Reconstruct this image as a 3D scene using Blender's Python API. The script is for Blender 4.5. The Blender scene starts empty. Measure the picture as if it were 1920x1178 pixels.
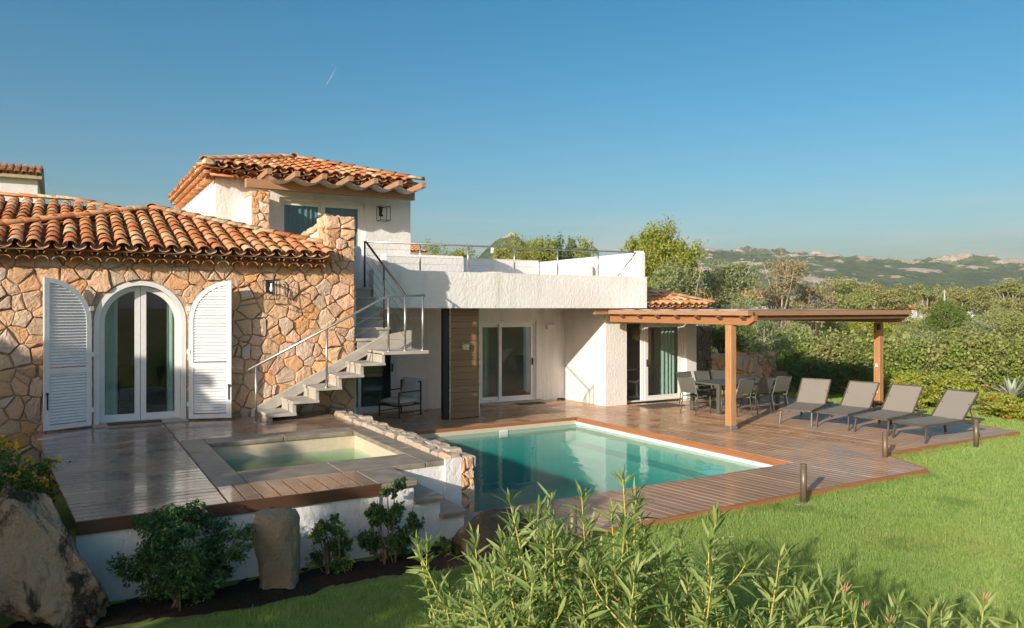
import bpy, bmesh, math, random
import numpy as np
from mathutils import Vector, Matrix
R = math.radians
random.seed(7); NP = np.random.default_rng(7)
S = bpy.context.scene
COL = S.collection

# ---------------------------------------------------------------- camera, sky, sun, exposure
CAM_Z = 2.6
cam_d = bpy.data.cameras.new('camera'); cam = bpy.data.objects.new('camera', cam_d); COL.objects.link(cam)
cam.location = (0, 0, CAM_Z)
cam.rotation_euler = (R(90), 0, -math.atan2(.5076, .8616))
cam_d.sensor_width = 36; cam_d.lens = 36 * 1408 / 1920
cam_d.shift_y = -11 / 1920
cam_d.clip_start = .05; cam_d.clip_end = 20000
S.camera = cam

SUN_EL = 18.0
SUN_DIR = Vector((.892, .452, 0)).normalized()          # the way the light travels, seen from above
world = bpy.data.worlds.new('World'); S.world = world; world.use_nodes = True
wn = world.node_tree; wn.nodes.clear()
w_out = wn.nodes.new('ShaderNodeOutputWorld'); w_bg = wn.nodes.new('ShaderNodeBackground')
sky = wn.nodes.new('ShaderNodeTexSky'); sky.sky_type = 'NISHITA'; sky.sun_disc = False
sky.sun_elevation = R(SUN_EL)
sky.sun_rotation = math.atan2(-SUN_DIR.x, -SUN_DIR.y)   # clockwise from +Y
sky.air_density = 1.0; sky.dust_density = 3.0; sky.ozone_density = 2.2; sky.altitude = 20
w_hsv = wn.nodes.new('ShaderNodeHueSaturation')
w_hsv.inputs['Hue'].default_value = .485; w_hsv.inputs['Saturation'].default_value = 1.42; w_hsv.inputs['Value'].default_value = 1.0
# thin cloud streaks low over the horizon
w_tc = wn.nodes.new('ShaderNodeTexCoord'); w_sep = wn.nodes.new('ShaderNodeSeparateXYZ')
w_map = wn.nodes.new('ShaderNodeMapping'); w_map.inputs['Scale'].default_value = (2.2, 2.2, 26)
w_no = wn.nodes.new('ShaderNodeTexNoise'); w_no.inputs['Scale'].default_value = 1.6; w_no.inputs['Detail'].default_value = 6
w_rmp = wn.nodes.new('ShaderNodeMapRange'); w_rmp.inputs[1].default_value = .48; w_rmp.inputs[2].default_value = .75
w_el = wn.nodes.new('ShaderNodeMapRange'); w_el.inputs[1].default_value = .14; w_el.inputs[2].default_value = .05
w_mul = wn.nodes.new('ShaderNodeMath'); w_mul.operation = 'MULTIPLY'
w_mul2 = wn.nodes.new('ShaderNodeMath'); w_mul2.operation = 'MULTIPLY'; w_mul2.inputs[1].default_value = .8
w_mix = wn.nodes.new('ShaderNodeMix'); w_mix.data_type = 'RGBA'; w_mix.inputs[7].default_value = (4.6, 4.4, 4.3, 1)
L = wn.links.new
L(sky.outputs[0], w_hsv.inputs['Color']); L(w_tc.outputs['Generated'], w_sep.inputs[0]); L(w_tc.outputs['Generated'], w_map.inputs[0])
L(w_map.outputs[0], w_no.inputs['Vector']); L(w_no.outputs['Fac'], w_rmp.inputs[0]); L(w_sep.outputs[2], w_el.inputs[0])
L(w_rmp.outputs[0], w_mul.inputs[0]); L(w_el.outputs[0], w_mul.inputs[1]); L(w_mul.outputs[0], w_mul2.inputs[0])
L(w_mul2.outputs[0], w_mix.inputs[0]); L(w_hsv.outputs[0], w_mix.inputs[6]); L(w_mix.outputs[2], w_bg.inputs['Color'])
w_bg.inputs['Strength'].default_value = .098
L(w_bg.outputs[0], w_out.inputs['Surface'])

sun_d = bpy.data.lights.new('sun', 'SUN'); sun_o = bpy.data.objects.new('sun', sun_d); COL.objects.link(sun_o)
sun_d.energy = 4.1; sun_d.angle = R(.6); sun_d.color = (1, .885, .735)
ld = Vector((SUN_DIR.x * math.cos(R(SUN_EL)), SUN_DIR.y * math.cos(R(SUN_EL)), -math.sin(R(SUN_EL))))
sun_o.rotation_euler = ld.to_track_quat('-Z', 'Y').to_euler(); sun_o.location = (-20, -10, 20)

S.view_settings.view_transform = 'Standard'; S.view_settings.look = 'None'
S.view_settings.exposure = 0.54; S.view_settings.gamma = 1; S.view_settings.use_curve_mapping = False
S.render.engine = 'CYCLES'
S.cycles.use_denoising = True
S.cycles.max_bounces = 7; S.cycles.transparent_max_bounces = 16; S.cycles.caustics_reflective = False; S.cycles.caustics_refractive = False
S.cycles.sample_clamp_indirect = 6

# ---------------------------------------------------------------- materials
def newmat(name):
    m = bpy.data.materials.new(name); m.use_nodes = True; nt = m.node_tree
    return m, nt, nt.nodes['Principled BSDF'], nt.links.new
def ramp(nt, stops, interp='LINEAR'):
    r = nt.nodes.new('ShaderNodeValToRGB'); el = r.color_ramp.elements; r.color_ramp.interpolation = interp
    while len(el) < len(stops): el.new(.5)
    for e, (p, c) in zip(el, stops): e.position = p; e.color = (*c, 1)
    return r
def noise(nt, scale, detail=4, rough=.55, coord='Object', vscale=None, dist=0):
    tc = nt.nodes.new('ShaderNodeTexCoord'); n = nt.nodes.new('ShaderNodeTexNoise')
    n.inputs['Scale'].default_value = scale; n.inputs['Detail'].default_value = detail
    n.inputs['Roughness'].default_value = rough; n.inputs['Distortion'].default_value = dist
    if vscale:
        mp = nt.nodes.new('ShaderNodeMapping'); mp.inputs['Scale'].default_value = vscale
        nt.links.new(tc.outputs[coord], mp.inputs[0]); nt.links.new(mp.outputs[0], n.inputs['Vector'])
    else: nt.links.new(tc.outputs[coord], n.inputs['Vector'])
    return n
def worldpos(nt):
    g = nt.nodes.new('ShaderNodeNewGeometry'); return g.outputs['Position']
def wnoise(nt, scale, detail=4, rough=.55, vscale=None, dist=0):
    n = nt.nodes.new('ShaderNodeTexNoise'); n.inputs['Scale'].default_value = scale; n.inputs['Detail'].default_value = detail
    n.inputs['Roughness'].default_value = rough; n.inputs['Distortion'].default_value = dist
    if vscale:
        mp = nt.nodes.new('ShaderNodeMapping'); mp.inputs['Scale'].default_value = vscale
        nt.links.new(worldpos(nt), mp.inputs[0]); nt.links.new(mp.outputs[0], n.inputs['Vector'])
    else: nt.links.new(worldpos(nt), n.inputs['Vector'])
    return n
def mixc(nt, a, b, fac, mode='MIX'):
    m = nt.nodes.new('ShaderNodeMix'); m.data_type = 'RGBA'; m.blend_type = mode
    for idx, v in ((0, fac), (6, a), (7, b)):
        if isinstance(v, (int, float)): m.inputs[idx].default_value = v
        elif isinstance(v, tuple): m.inputs[idx].default_value = (*v, 1)
        else: nt.links.new(v, m.inputs[idx])
    return m.outputs[2]
def mapr(nt, v, a, b, c=0, d=1):
    m = nt.nodes.new('ShaderNodeMapRange'); nt.links.new(v, m.inputs[0])
    for i, x in enumerate((a, b, c, d)): m.inputs[i + 1].default_value = x
    return m.outputs[0]
def bump(nt, height, strength, dist, bsdf, normal=None):
    b = nt.nodes.new('ShaderNodeBump'); b.inputs['Strength'].default_value = strength; b.inputs['Distance'].default_value = dist
    nt.links.new(height, b.inputs['Height'])
    if normal: nt.links.new(normal, b.inputs['Normal'])
    nt.links.new(b.outputs[0], bsdf.inputs['Normal']); return b.outputs[0]
def rnd(nt):
    o = nt.nodes.new('ShaderNodeObjectInfo'); g = nt.nodes.new('ShaderNodeNewGeometry')
    a = nt.nodes.new('ShaderNodeMath'); a.operation = 'ADD'; nt.links.new(o.outputs['Random'], a.inputs[0]); nt.links.new(g.outputs['Random Per Island'], a.inputs[1])
    f = nt.nodes.new('ShaderNodeMath'); f.operation = 'FRACT'; nt.links.new(a.outputs[0], f.inputs[0]); return f.outputs[0]
def simple(name, col, rough=.6, metal=0, var=.12, scale=14, bmp=0, bscale=60, spec=.5):
    m, nt, b, l = newmat(name)
    n = wnoise(nt, scale, 5)
    c = mixc(nt, tuple(x * (1 - var) for x in col), tuple(min(1, x * (1 + var)) for x in col), mapr(nt, n.outputs['Fac'], .3, .7))
    l(c, b.inputs['Base Color']); b.inputs['Metallic'].default_value = metal; b.inputs['Specular IOR Level'].default_value = spec
    l(mapr(nt, n.outputs['Fac'], .3, .7, max(.02, rough - .07), min(1, rough + .07)), b.inputs['Roughness'])
    if bmp: bump(nt, wnoise(nt, bscale, 4).outputs['Fac'], bmp, .01, b)
    return m
M = {}
# rough fieldstone, a tone for each stone
def stone_mat(name, tones, lich=.35):
    m, nt, b, l = newmat(name)
    r0 = rnd(nt); base = ramp(nt, [(i / (len(tones) - 1), t) for i, t in enumerate(tones)]); l(r0, base.inputs[0])
    n1 = wnoise(nt, 7, 6, .65); n2 = wnoise(nt, 34, 5, .7); n3 = wnoise(nt, 3.1, 4, .6, dist=.6)
    c = mixc(nt, base.outputs[0], (.62, .37, .19), mapr(nt, n1.outputs['Fac'], .5, .72, 0, .4))
    c = mixc(nt, c, (.56, .50, .42), mapr(nt, n3.outputs['Fac'], .52, .75, 0, lich))
    c = mixc(nt, c, (.16, .12, .09), mapr(nt, n2.outputs['Fac'], .6, .8, 0, .3))
    l(c, b.inputs['Base Color']); b.inputs['Roughness'].default_value = .9; b.inputs['Specular IOR Level'].default_value = .2
    n4 = wnoise(nt, 16, 8, .7)
    n6 = wnoise(nt, 8, 5, .6, dist=.8); bump(nt, n4.outputs['Fac'], .4, .05, b, bump(nt, n6.outputs['Fac'], .45, .08, b))
    return m
M['stone'] = stone_mat('fieldstone', [(.70, .43, .24), (.72, .53, .37), (.60, .46, .35), (.74, .38, .15), (.69, .55, .44), (.74, .43, .25), (.60, .40, .27), (.75, .48, .29), (.66, .54, .46), (.76, .42, .19), (.72, .46, .33), (.74, .36, .14)], .22)
M['stone_cap'] = stone_mat('grey_capstone', [(.46, .38, .30), (.50, .43, .36), (.42, .36, .30), (.52, .38, .26), (.47, .42, .37)])
M['stone_shaded'] = stone_mat('shaded_wall_stone', [(.20, .16, .11), (.26, .21, .15), (.17, .14, .11), (.28, .20, .13)])  # shade painted into the stone tones of the garden wall's taller part
M['mortar'] = simple('mortar', (.46, .36, .25), .95, 0, .3, 20, .5, 50, .1)
# terracotta barrel tiles with lichen
m, nt, b, l = newmat('terracotta'); r0 = rnd(nt)
base = ramp(nt, [(0, (.44, .15, .055)), (.2, (.52, .20, .08)), (.38, (.50, .25, .12)), (.5, (.58, .31, .15)), (.62, (.40, .13, .06)), (.75, (.53, .23, .09)), (.88, (.60, .42, .25)), (1, (.48, .17, .06))]); l(r0, base.inputs[0])
n1 = wnoise(nt, 9, 6, .6); n2 = wnoise(nt, 2.3, 4, .6); n3 = wnoise(nt, 40, 4, .6)
c = mixc(nt, base.outputs[0], (.55, .43, .28), mapr(nt, n1.outputs['Fac'], .52, .7, 0, .75))
c = mixc(nt, c, (.30, .27, .07), mapr(nt, n2.outputs['Fac'], .56, .72, 0, .55))
c = mixc(nt, c, (.14, .09, .06), mapr(nt, n3.outputs['Fac'], .6, .8, 0, .5))
l(c, b.inputs['Base Color']); b.inputs['Roughness'].default_value = .85; b.inputs['Specular IOR Level'].default_value = .25
bump(nt, n3.outputs['Fac'], .4, .01, b); M['tile'] = m
M['tile_pale'] = simple('pale_mossy_ridge_tile', (.50, .38, .24), .88, 0, .45, 11, .4, 50, .2)
# white stucco, trowelled
def stucco(name, col, k=.6):
    m, nt, b, l = newmat(name); n1 = wnoise(nt, 1.3, 5); n2 = wnoise(nt, 17, 4, .5, vscale=(1, 1, .6), dist=.5); n3 = wnoise(nt, 55, 4)
    n5 = wnoise(nt, 2.6, 4, .6, vscale=(1, 1, .09)); c = mixc(nt, col, tuple(x * .9 for x in col), mapr(nt, n1.outputs['Fac'], .35, .7)); c = mixc(nt, c, (.60, .58, .53), mapr(nt, n5.outputs['Fac'], .54, .74, 0, .75))
    c = mixc(nt, c, tuple(x * .82 for x in col), mapr(nt, n3.outputs['Fac'], .62, .8, 0, .5))
    l(c, b.inputs['Base Color']); b.inputs['Roughness'].default_value = .92; b.inputs['Specular IOR Level'].default_value = .15
    h = nt.nodes.new('ShaderNodeMath'); h.operation = 'MULTIPLY_ADD'; l(n2.outputs['Fac'], h.inputs[0]); h.inputs[1].default_value = 1; 
    k3 = nt.nodes.new('ShaderNodeMath'); k3.operation = 'MULTIPLY'; l(n3.outputs['Fac'], k3.inputs[0]); k3.inputs[1].default_value = .25; l(k3.outputs[0], h.inputs[2])
    bump(nt, h.outputs[0], k, .05, b); return m
M['white'] = stucco('white_stucco', (.82, .81, .79), .34)
M['room'] = simple('room_plaster', (.55, .53, .48), .9, 0, .04)
M['frame'] = simple('white_painted_frame', (.80, .80, .79), .35, 0, .03)
M['shutter'] = simple('white_painted_shutter', (.80, .81, .82), .42, 0, .05, 9)
M['steel'] = simple('brushed_steel', (.50, .49, .47), .36, .85, .1, 30)
M['iron'] = simple('dark_iron', (.035, .032, .03), .5, .3, .2)
M['brass'] = simple('brushed_light_metal', (.62, .56, .45), .3, .9, .06)
M['concrete'] = simple('pale_concrete', (.44, .41, .36), .85, 0, .14, 6, .3, 40, .2)
M['coping'] = simple('worn_grey_granite', (.27, .23, .18), .55, 0, .28, 5, .3, 60, .4)
M['canvas'] = simple('white_canvas', (.74, .73, .70), .8, 0, .05)
M['mat'] = simple('grey_coir_mat', (.14, .12, .10), .95, 0, .2, 60, .6, 160, .1)
M['mat_edge'] = simple('dark_mat_edge', (.05, .045, .04), .9)
M['fabric'] = simple('grey_mesh_fabric', (.235, .22, .195), .75, 0, .05, 90, .25, 260, .25)
M['fabric_dark'] = simple('grey_green_sling', (.125, .13, .115), .7, 0, .08, 90, .25, 260, .25)
M['alu'] = simple('taupe_aluminium', (.12, .10, .085), .4, .3, .1)
M['alu_green'] = simple('grey_green_aluminium', (.115, .125, .11), .42, .2, .1)
M['bollard'] = simple('bronze_bollard', (.17, .125, .09), .45, .3, .1)
M['cushion'] = simple('white_cushion', (.66, .66, .65), .9, 0, .06, 8, .2, 30)
M['curtain_green'] = simple('pale_green_curtain', (.56, .66, .62), .9, 0, .05)
M['curtain_blue'] = simple('blue_grey_curtain', (.22, .34, .40), .9, 0, .06)
M['spa_wall'] = simple('cream_spa_lining', (.62, .54, .40), .5, 0, .06)
M['pool_wall'] = simple('cream_pool_lining', (.26, .44, .37), .6, 0, .08)
M['black'] = simple('black_plastic', (.012, .012, .012), .5)
M['plastic'] = simple('white_plastic', (.78, .78, .77), .35, 0, .02)
M['lampglobe'] = simple('paper_globe', (.72, .58, .36), .8, 0, .05)
M['floor_in'] = simple('indoor_floor', (.30, .26, .21), .3, 0, .1)
M['red'] = simple('red_geranium', (.5, .04, .03), .6)
# timber
def wood(name, tones, rough=(.3, .6), grain=(1, 14, 14), gb=.25, wet=None, coat=0):
    m, nt, b, l = newmat(name); r0 = rnd(nt)
    base = ramp(nt, [(i / (len(tones) - 1), t) for i, t in enumerate(tones)]); l(r0, base.inputs[0])
    g = noise(nt, 5, 6, .6, 'Object', grain, .4); n2 = wnoise(nt, 1.7, 5, .6)
    c = mixc(nt, base.outputs[0], tuple(x * .5 for x in tones[0]), mapr(nt, g.outputs['Fac'], .5, .75, 0, .75))
    if wet:
        c = mixc(nt, c, wet, mapr(nt, n2.outputs['Fac'], .42, .62, 0, .8))
    l(c, b.inputs['Base Color']); b.inputs['Specular IOR Level'].default_value = .5
    if coat:
        n9 = wnoise(nt, .9, 4, .6); l(mapr(nt, n9.outputs['Fac'], .38, .62, .25 * coat ** 3, coat), b.inputs['Coat Weight']); b.inputs['Coat IOR'].default_value = 1.5; l(mapr(nt, n2.outputs['Fac'], .3, .7, .05, .16), b.inputs['Coat Roughness'])
    l(mapr(nt, n2.outputs['Fac'], .38, .62, rough[1], rough[0]), b.inputs['Roughness'])
    bump(nt, g.outputs['Fac'], gb, .006, b); return m
M['deck_wet'] = wood('wet_decking', [(.50, .30, .17), (.56, .345, .20), (.47, .275, .155), (.59, .38, .225)], (.24, .44), (.4, 10, 10), .12, (.34, .20, .11), coat=.36)
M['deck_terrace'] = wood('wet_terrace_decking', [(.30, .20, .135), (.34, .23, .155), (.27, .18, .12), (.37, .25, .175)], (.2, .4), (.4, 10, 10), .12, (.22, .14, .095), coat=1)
M['deck_dry'] = wood('dry_decking', [(.47, .32, .22), (.52, .35, .24), (.44, .29, .20)], (.30, .5), (.4, 10, 10), .15)
M['deck_grey'] = wood('weathered_decking', [(.38, .235, .145), (.45, .285, .18), (.33, .205, .13)], (.28, .5), (.4, 10, 10), .2, coat=.36)
M['deck_edge'] = wood('deck_edge_board', [(.33, .14, .06), (.36, .15, .065)], (.4, .6), (.3, .3, 10), .2)
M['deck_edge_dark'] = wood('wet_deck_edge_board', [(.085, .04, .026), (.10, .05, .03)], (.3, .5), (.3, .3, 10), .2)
M['timber'] = wood('larch_timber', [(.42, .215, .095), (.46, .245, .11), (.38, .185, .08)], (.55, .75), (8, 8, .6), .3)
M['timber_x'] = wood('larch_beam', [(.40, .195, .085), (.44, .225, .10), (.36, .165, .07)], (.55, .75), (.6, .6, 9), .3)
M['timber_grey'] = wood('weathered_beam', [(.36, .20, .11), (.40, .23, .13)], (.6, .8), (.6, .6, 9), .3)
M['rafter'] = wood('dark_rafter', [(.16, .085, .045), (.19, .10, .055)], (.6, .8), (.6, .6, 9), .3)
M['cladding'] = wood('brown_cladding', [(.28, .165, .085), (.32, .19, .095), (.25, .145, .075)], (.4, .6), (.5, .5, 9), .2)
M['bark'] = simple('grey_bark', (.15, .115, .085), .95, 0, .35, 25, .6, 60, .1)
M['bark_pale'] = simple('pale_bark', (.40, .34, .27), .9, 0, .3, 25, .5, 60, .1)
M['stem_yellow'] = simple('yellow_green_stem', (.42, .38, .10), .7, 0, .2, 30)
M['earth'] = simple('dark_soil', (.035, .026, .018), .97, 0, .4, 30, .8, 40, .1)

def leafmat(name, tones, trans=.35, rough=.5, patch=None):
    m, nt, b, l = newmat(name); r0 = rnd(nt)
    base = ramp(nt, [(i / (len(tones) - 1), t) for i, t in enumerate(tones)]); l(r0, base.inputs[0]); c = base.outputs[0]
    if patch:
        n = wnoise(nt, patch[1], 3); c = mixc(nt, c, patch[0], mapr(nt, n.outputs['Fac'], .45, .65, 0, .75))
        if len(patch) > 2:
            n7 = wnoise(nt, 1.9, 5, .65); c = mixc(nt, c, patch[2], mapr(nt, n7.outputs['Fac'], .55, .72, 0, .6)); n8 = wnoise(nt, 1.1, 4, .6); c = mixc(nt, c, patch[3], mapr(nt, n8.outputs['Fac'], .56, .68, 0, .6))
    l(c, b.inputs['Base Color']); b.inputs['Roughness'].default_value = rough; b.inputs['Specular IOR Level'].default_value = .3
    t = nt.nodes.new('ShaderNodeBsdfTranslucent'); l(mixc(nt, c, (.9, 1.0, .35), .35, 'MULTIPLY'), t.inputs['Color'])
    mx = nt.nodes.new('ShaderNodeMixShader'); mx.inputs[0].default_value = trans
    l(b.outputs[0], mx.inputs[1]); l(t.outputs[0], mx.inputs[2]); l(mx.outputs[0], nt.nodes['Material Output'].inputs['Surface']); return m
M['grass'] = leafmat('grass_blades', [(.25, .41, .10), (.35, .52, .13), (.44, .59, .18), (.29, .46, .11), (.53, .57, .25)], .46, .55, ((.42, .50, .15), .55, (.52, .50, .22), (.16, .30, .07)))
M['leaf_oleander'] = leafmat('oleander_leaves', [(.23, .34, .10), (.34, .45, .15), (.12, .20, .06), (.44, .52, .20), (.27, .38, .11), (.16, .25, .07), (.40, .50, .17), (.46, .50, .17)], .42, .42)
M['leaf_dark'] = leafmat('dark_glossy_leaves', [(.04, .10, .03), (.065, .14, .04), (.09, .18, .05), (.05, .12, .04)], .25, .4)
M['leaf_mid'] = leafmat('mid_green_leaves', [(.10, .17, .035), (.15, .22, .05), (.21, .28, .065), (.12, .19, .04)], .35, .5)
M['leaf_yel'] = leafmat('yellow_green_leaves', [(.38, .43, .07), (.48, .50, .09), (.30, .36, .06), (.54, .52, .11)], .48, .5)
M['leaf_olive'] = leafmat('olive_leaves', [(.32, .37, .19), (.41, .45, .24), (.25, .30, .14), (.47, .49, .28)], .48, .55)
M['leaf_pepper'] = leafmat('feathery_leaves', [(.31, .36, .07), (.40, .43, .09), (.22, .28, .055), (.48, .46, .11)], .4, .55)
M['leaf_hedge'] = leafmat('hedge_leaves', [(.20, .30, .065), (.31, .41, .09), (.42, .50, .14), (.12, .19, .04), (.52, .52, .25)], .48, .45, ((.44, .42, .20), .8))
M['leaf_scrub'] = leafmat('scrub_leaves', [(.33, .38, .13), (.43, .46, .16), (.23, .30, .10), (.52, .48, .20)], .48, .6)
M['leaf_far'] = leafmat('far_tree_leaves', [(.35, .37, .14), (.45, .44, .18), (.26, .30, .11), (.50, .44, .20)], .48, .6)
M['leaf_brown'] = leafmat('dry_twiggy_leaves', [(.32, .28, .17), (.38, .32, .20), (.27, .25, .14)], .25, .7)
M['leaf_grey'] = leafmat('blue_grey_leaves', [(.09, .16, .10), (.12, .20, .13), (.07, .13, .09)], .3, .6)
M['agave'] = simple('agave_leaves', (.30, .34, .26), .5, 0, .2, 8)
M['flower_y'] = leafmat('yellow_petals', [(.72, .46, .03), (.80, .55, .05)], .3, .6)
M['flower_r'] = leafmat('orange_red_petals', [(.62, .10, .03), (.66, .17, .05)], .3, .6)
M['bud'] = simple('pinkish_buds', (.42, .24, .15), .6)
# glass: clear and reflecting
def front_only(nt, fac):
    # no bent rays here, so the outer face alone reflects (the way out would count as total reflection)
    g = nt.nodes.new('ShaderNodeNewGeometry'); i = nt.nodes.new('ShaderNodeMath'); i.operation = 'SUBTRACT'; i.inputs[0].default_value = 1; nt.links.new(g.outputs['Backfacing'], i.inputs[1])
    m_ = nt.nodes.new('ShaderNodeMath'); m_.operation = 'MULTIPLY'; nt.links.new(fac, m_.inputs[0]); nt.links.new(i.outputs[0], m_.inputs[1]); return m_.outputs[0]
def glassmat(name, tint, refl=1.5):
    m, nt, b, l = newmat(name); nt.nodes.remove(b)
    t = nt.nodes.new('ShaderNodeBsdfTransparent'); t.inputs[0].default_value = (*tint, 1)
    g = nt.nodes.new('ShaderNodeBsdfGlossy'); g.inputs['Roughness'].default_value = .01; g.inputs[0].default_value = (.95, .97, 1, 1)
    f = nt.nodes.new('ShaderNodeFresnel'); f.inputs[0].default_value = refl
    mx = nt.nodes.new('ShaderNodeMixShader'); l(front_only(nt, f.outputs[0]), mx.inputs[0]); l(t.outputs[0], mx.inputs[1]); l(g.outputs[0], mx.inputs[2])
    l(mx.outputs[0], nt.nodes['Material Output'].inputs['Surface']); return m
M['glass'] = glassmat('window_glass', (.80, .86, .85), 1.75)
def watermat(name, absorb, dens, wscale, wb, scol=None, sden=0):
    m, nt, b, l = newmat(name); nt.nodes.remove(b)
    t = nt.nodes.new('ShaderNodeBsdfTransparent'); t.inputs[0].default_value = (.97, 1, 1, 1)
    g = nt.nodes.new('ShaderNodeBsdfGlossy'); g.inputs['Roughness'].default_value = .015
    f = nt.nodes.new('ShaderNodeFresnel'); f.inputs[0].default_value = 1.33
    n = wnoise(nt, wscale, 3, .5, dist=.5)
    bp = nt.nodes.new('ShaderNodeBump'); bp.inputs['Strength'].default_value = wb; bp.inputs['Distance'].default_value = .05
    l(n.outputs['Fac'], bp.inputs['Height']); l(bp.outputs[0], g.inputs['Normal']); l(bp.outputs[0], f.inputs['Normal'])
    mx = nt.nodes.new('ShaderNodeMixShader'); l(front_only(nt, f.outputs[0]), mx.inputs[0]); l(t.outputs[0], mx.inputs[1]); l(g.outputs[0], mx.inputs[2])
    o = nt.nodes['Material Output']; l(mx.outputs[0], o.inputs['Surface'])
    v = nt.nodes.new('ShaderNodeVolumeAbsorption'); v.inputs[0].default_value = (*absorb, 1); v.inputs[1].default_value = dens
    if sden:
        vs_ = nt.nodes.new('ShaderNodeVolumeScatter'); vs_.inputs['Color'].default_value = (*scol, 1); vs_.inputs['Density'].default_value = sden
        ad = nt.nodes.new('ShaderNodeAddShader'); l(v.outputs[0], ad.inputs[0]); l(vs_.outputs[0], ad.inputs[1]); l(ad.outputs[0], o.inputs['Volume'])
    else: l(v.outputs[0], o.inputs['Volume'])
    return m
M['water'] = watermat('pool_water', (.0, .80, .775), .40, 2.6, .11, (.05, .88, .82), .20)
M['spa_water'] = watermat('spa_water', (.22, .72, .55), 2.0, 3.0, .06)
# ground sheets
m, nt, b, l = newmat('lawn_turf'); n1 = wnoise(nt, .5, 4); n2 = wnoise(nt, 45, 5, .7)
c = mixc(nt, (.19, .27, .06), (.30, .34, .10), mapr(nt, n1.outputs['Fac'], .35, .65)); c = mixc(nt, c, (.09, .13, .03), mapr(nt, n2.outputs['Fac'], .45, .7, 0, .7))
l(c, b.inputs['Base Color']); b.inputs['Roughness'].default_value = .95; b.inputs['Specular IOR Level'].default_value = .1; bump(nt, n2.outputs['Fac'], .8, .03, b); M['turf'] = m
m, nt, b, l = newmat('scrub_ground'); n1 = wnoise(nt, .06, 6, .65); n2 = wnoise(nt, .9, 6, .7)
c = mixc(nt, (.22, .23, .08), (.42, .34, .16), mapr(nt, n1.outputs['Fac'], .4, .65)); c = mixc(nt, c, (.07, .09, .03), mapr(nt, n2.outputs['Fac'], .48, .66, 0, .8))
l(c, b.inputs['Base Color']); b.inputs['Roughness'].default_value = .95; b.inputs['Specular IOR Level'].default_value = .1; M['scrub'] = m
m, nt, b, l = newmat('granite_hill'); at = nt.nodes.new('ShaderNodeAttribute'); at.attribute_name = 'rock'
n1 = wnoise(nt, .035, 6, .7); n2 = wnoise(nt, .13, 5, .7)
c = mixc(nt, (.075, .11, .05), (.15, .185, .085), mapr(nt, n1.outputs['Fac'], .38, .62)); c = mixc(nt, c, (.05, .08, .04), mapr(nt, n2.outputs['Fac'], .5, .68, 0, .8))
rk = mixc(nt, (.56, .48, .39), (.40, .34, .27), mapr(nt, n2.outputs['Fac'], .4, .65))
mk = nt.nodes.new('ShaderNodeMath'); mk.operation = 'ADD'; l(at.outputs['Fac'], mk.inputs[0]); l(mapr(nt, n2.outputs['Fac'], .3, .7, -.35, .35), mk.inputs[1])
c = mixc(nt, c, rk, mapr(nt, mk.outputs[0], .42, .56)); l(c, b.inputs['Base Color']); b.inputs['Roughness'].default_value = .95; b.inputs['Specular IOR Level'].default_value = .1
bump(nt, n2.outputs['Fac'], .9, 6, b); M['hill'] = m
# big boulders: stained granite
def boulder_mat(name, a, bcol, dark, dk):
    m, nt, b, l = newmat(name); n1 = noise(nt, 2.2, 7, .65, dist=.7); n2 = noise(nt, 1.9, 7, .7, vscale=(1.2, 1.2, .8), dist=.5); n3 = noise(nt, 26, 6, .7); n4 = noise(nt, 6, 8, .7)
    c = mixc(nt, a, bcol, mapr(nt, n1.outputs['Fac'], .38, .6)); c = mixc(nt, c, dark, mapr(nt, n2.outputs['Fac'], dk, dk + .08, 0, .92))
    c = mixc(nt, c, (.36, .33, .28), mapr(nt, n4.outputs['Fac'], .56, .7, 0, .6)); c = mixc(nt, c, (.06, .05, .04), mapr(nt, n3.outputs['Fac'], .6, .78, 0, .6))
    l(c, b.inputs['Base Color']); b.inputs['Roughness'].default_value = .92; b.inputs['Specular IOR Level'].default_value = .2
    bump(nt, n4.outputs['Fac'], 1, .12, b, bump(nt, n3.outputs['Fac'], .7, .02, b)); return m
M['boulder'] = boulder_mat('stained_granite', (.50, .40, .30), (.54, .38, .24), (.035, .03, .027), .50)
M['menhir'] = boulder_mat('lichened_granite', (.36, .29, .20), (.46, .36, .24), (.12, .09, .06), .58)
M['rock_dark'] = boulder_mat('dark_granite', (.12, .10, .08), (.16, .12, .08), (.03, .028, .025), .55)

# ---------------------------------------------------------------- helpers
def link(o, parent=None):
    COL.objects.link(o)
    if parent is not None:
        o.parent = parent
        if parent.type == 'EMPTY': o.matrix_parent_inverse = Matrix.Translation(-Vector(parent.location))
    return o
def tag(o, label=None, cat=None, group=None, kind=None):
    if label: o['label'] = label
    if cat: o['category'] = cat
    if group: o['group'] = group
    if kind: o['kind'] = kind
    return o
def thing(name, label, cat, loc=(0, 0, 0), group=None):
    o = bpy.data.objects.new(name, None); o.location = loc; o.empty_display_size = .2; COL.objects.link(o)
    return tag(o, label, cat, group)
def copy_tree(o, parent=None):
    c = o.copy(); COL.objects.link(c); c.parent = parent
    for ch in o.children: copy_tree(ch, c)
    return c
def meshobj(name, verts, faces, mat, parent=None, smooth=False):
    me = bpy.data.meshes.new(name); me.from_pydata([tuple(v) for v in verts], [], [tuple(f) for f in faces]); me.update()
    if mat is not None: me.materials.append(M[mat] if isinstance(mat, str) else mat)
    if smooth: me.polygons.foreach_set('use_smooth', [True] * len(me.polygons))
    return link(bpy.data.objects.new(name, me), parent)
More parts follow.
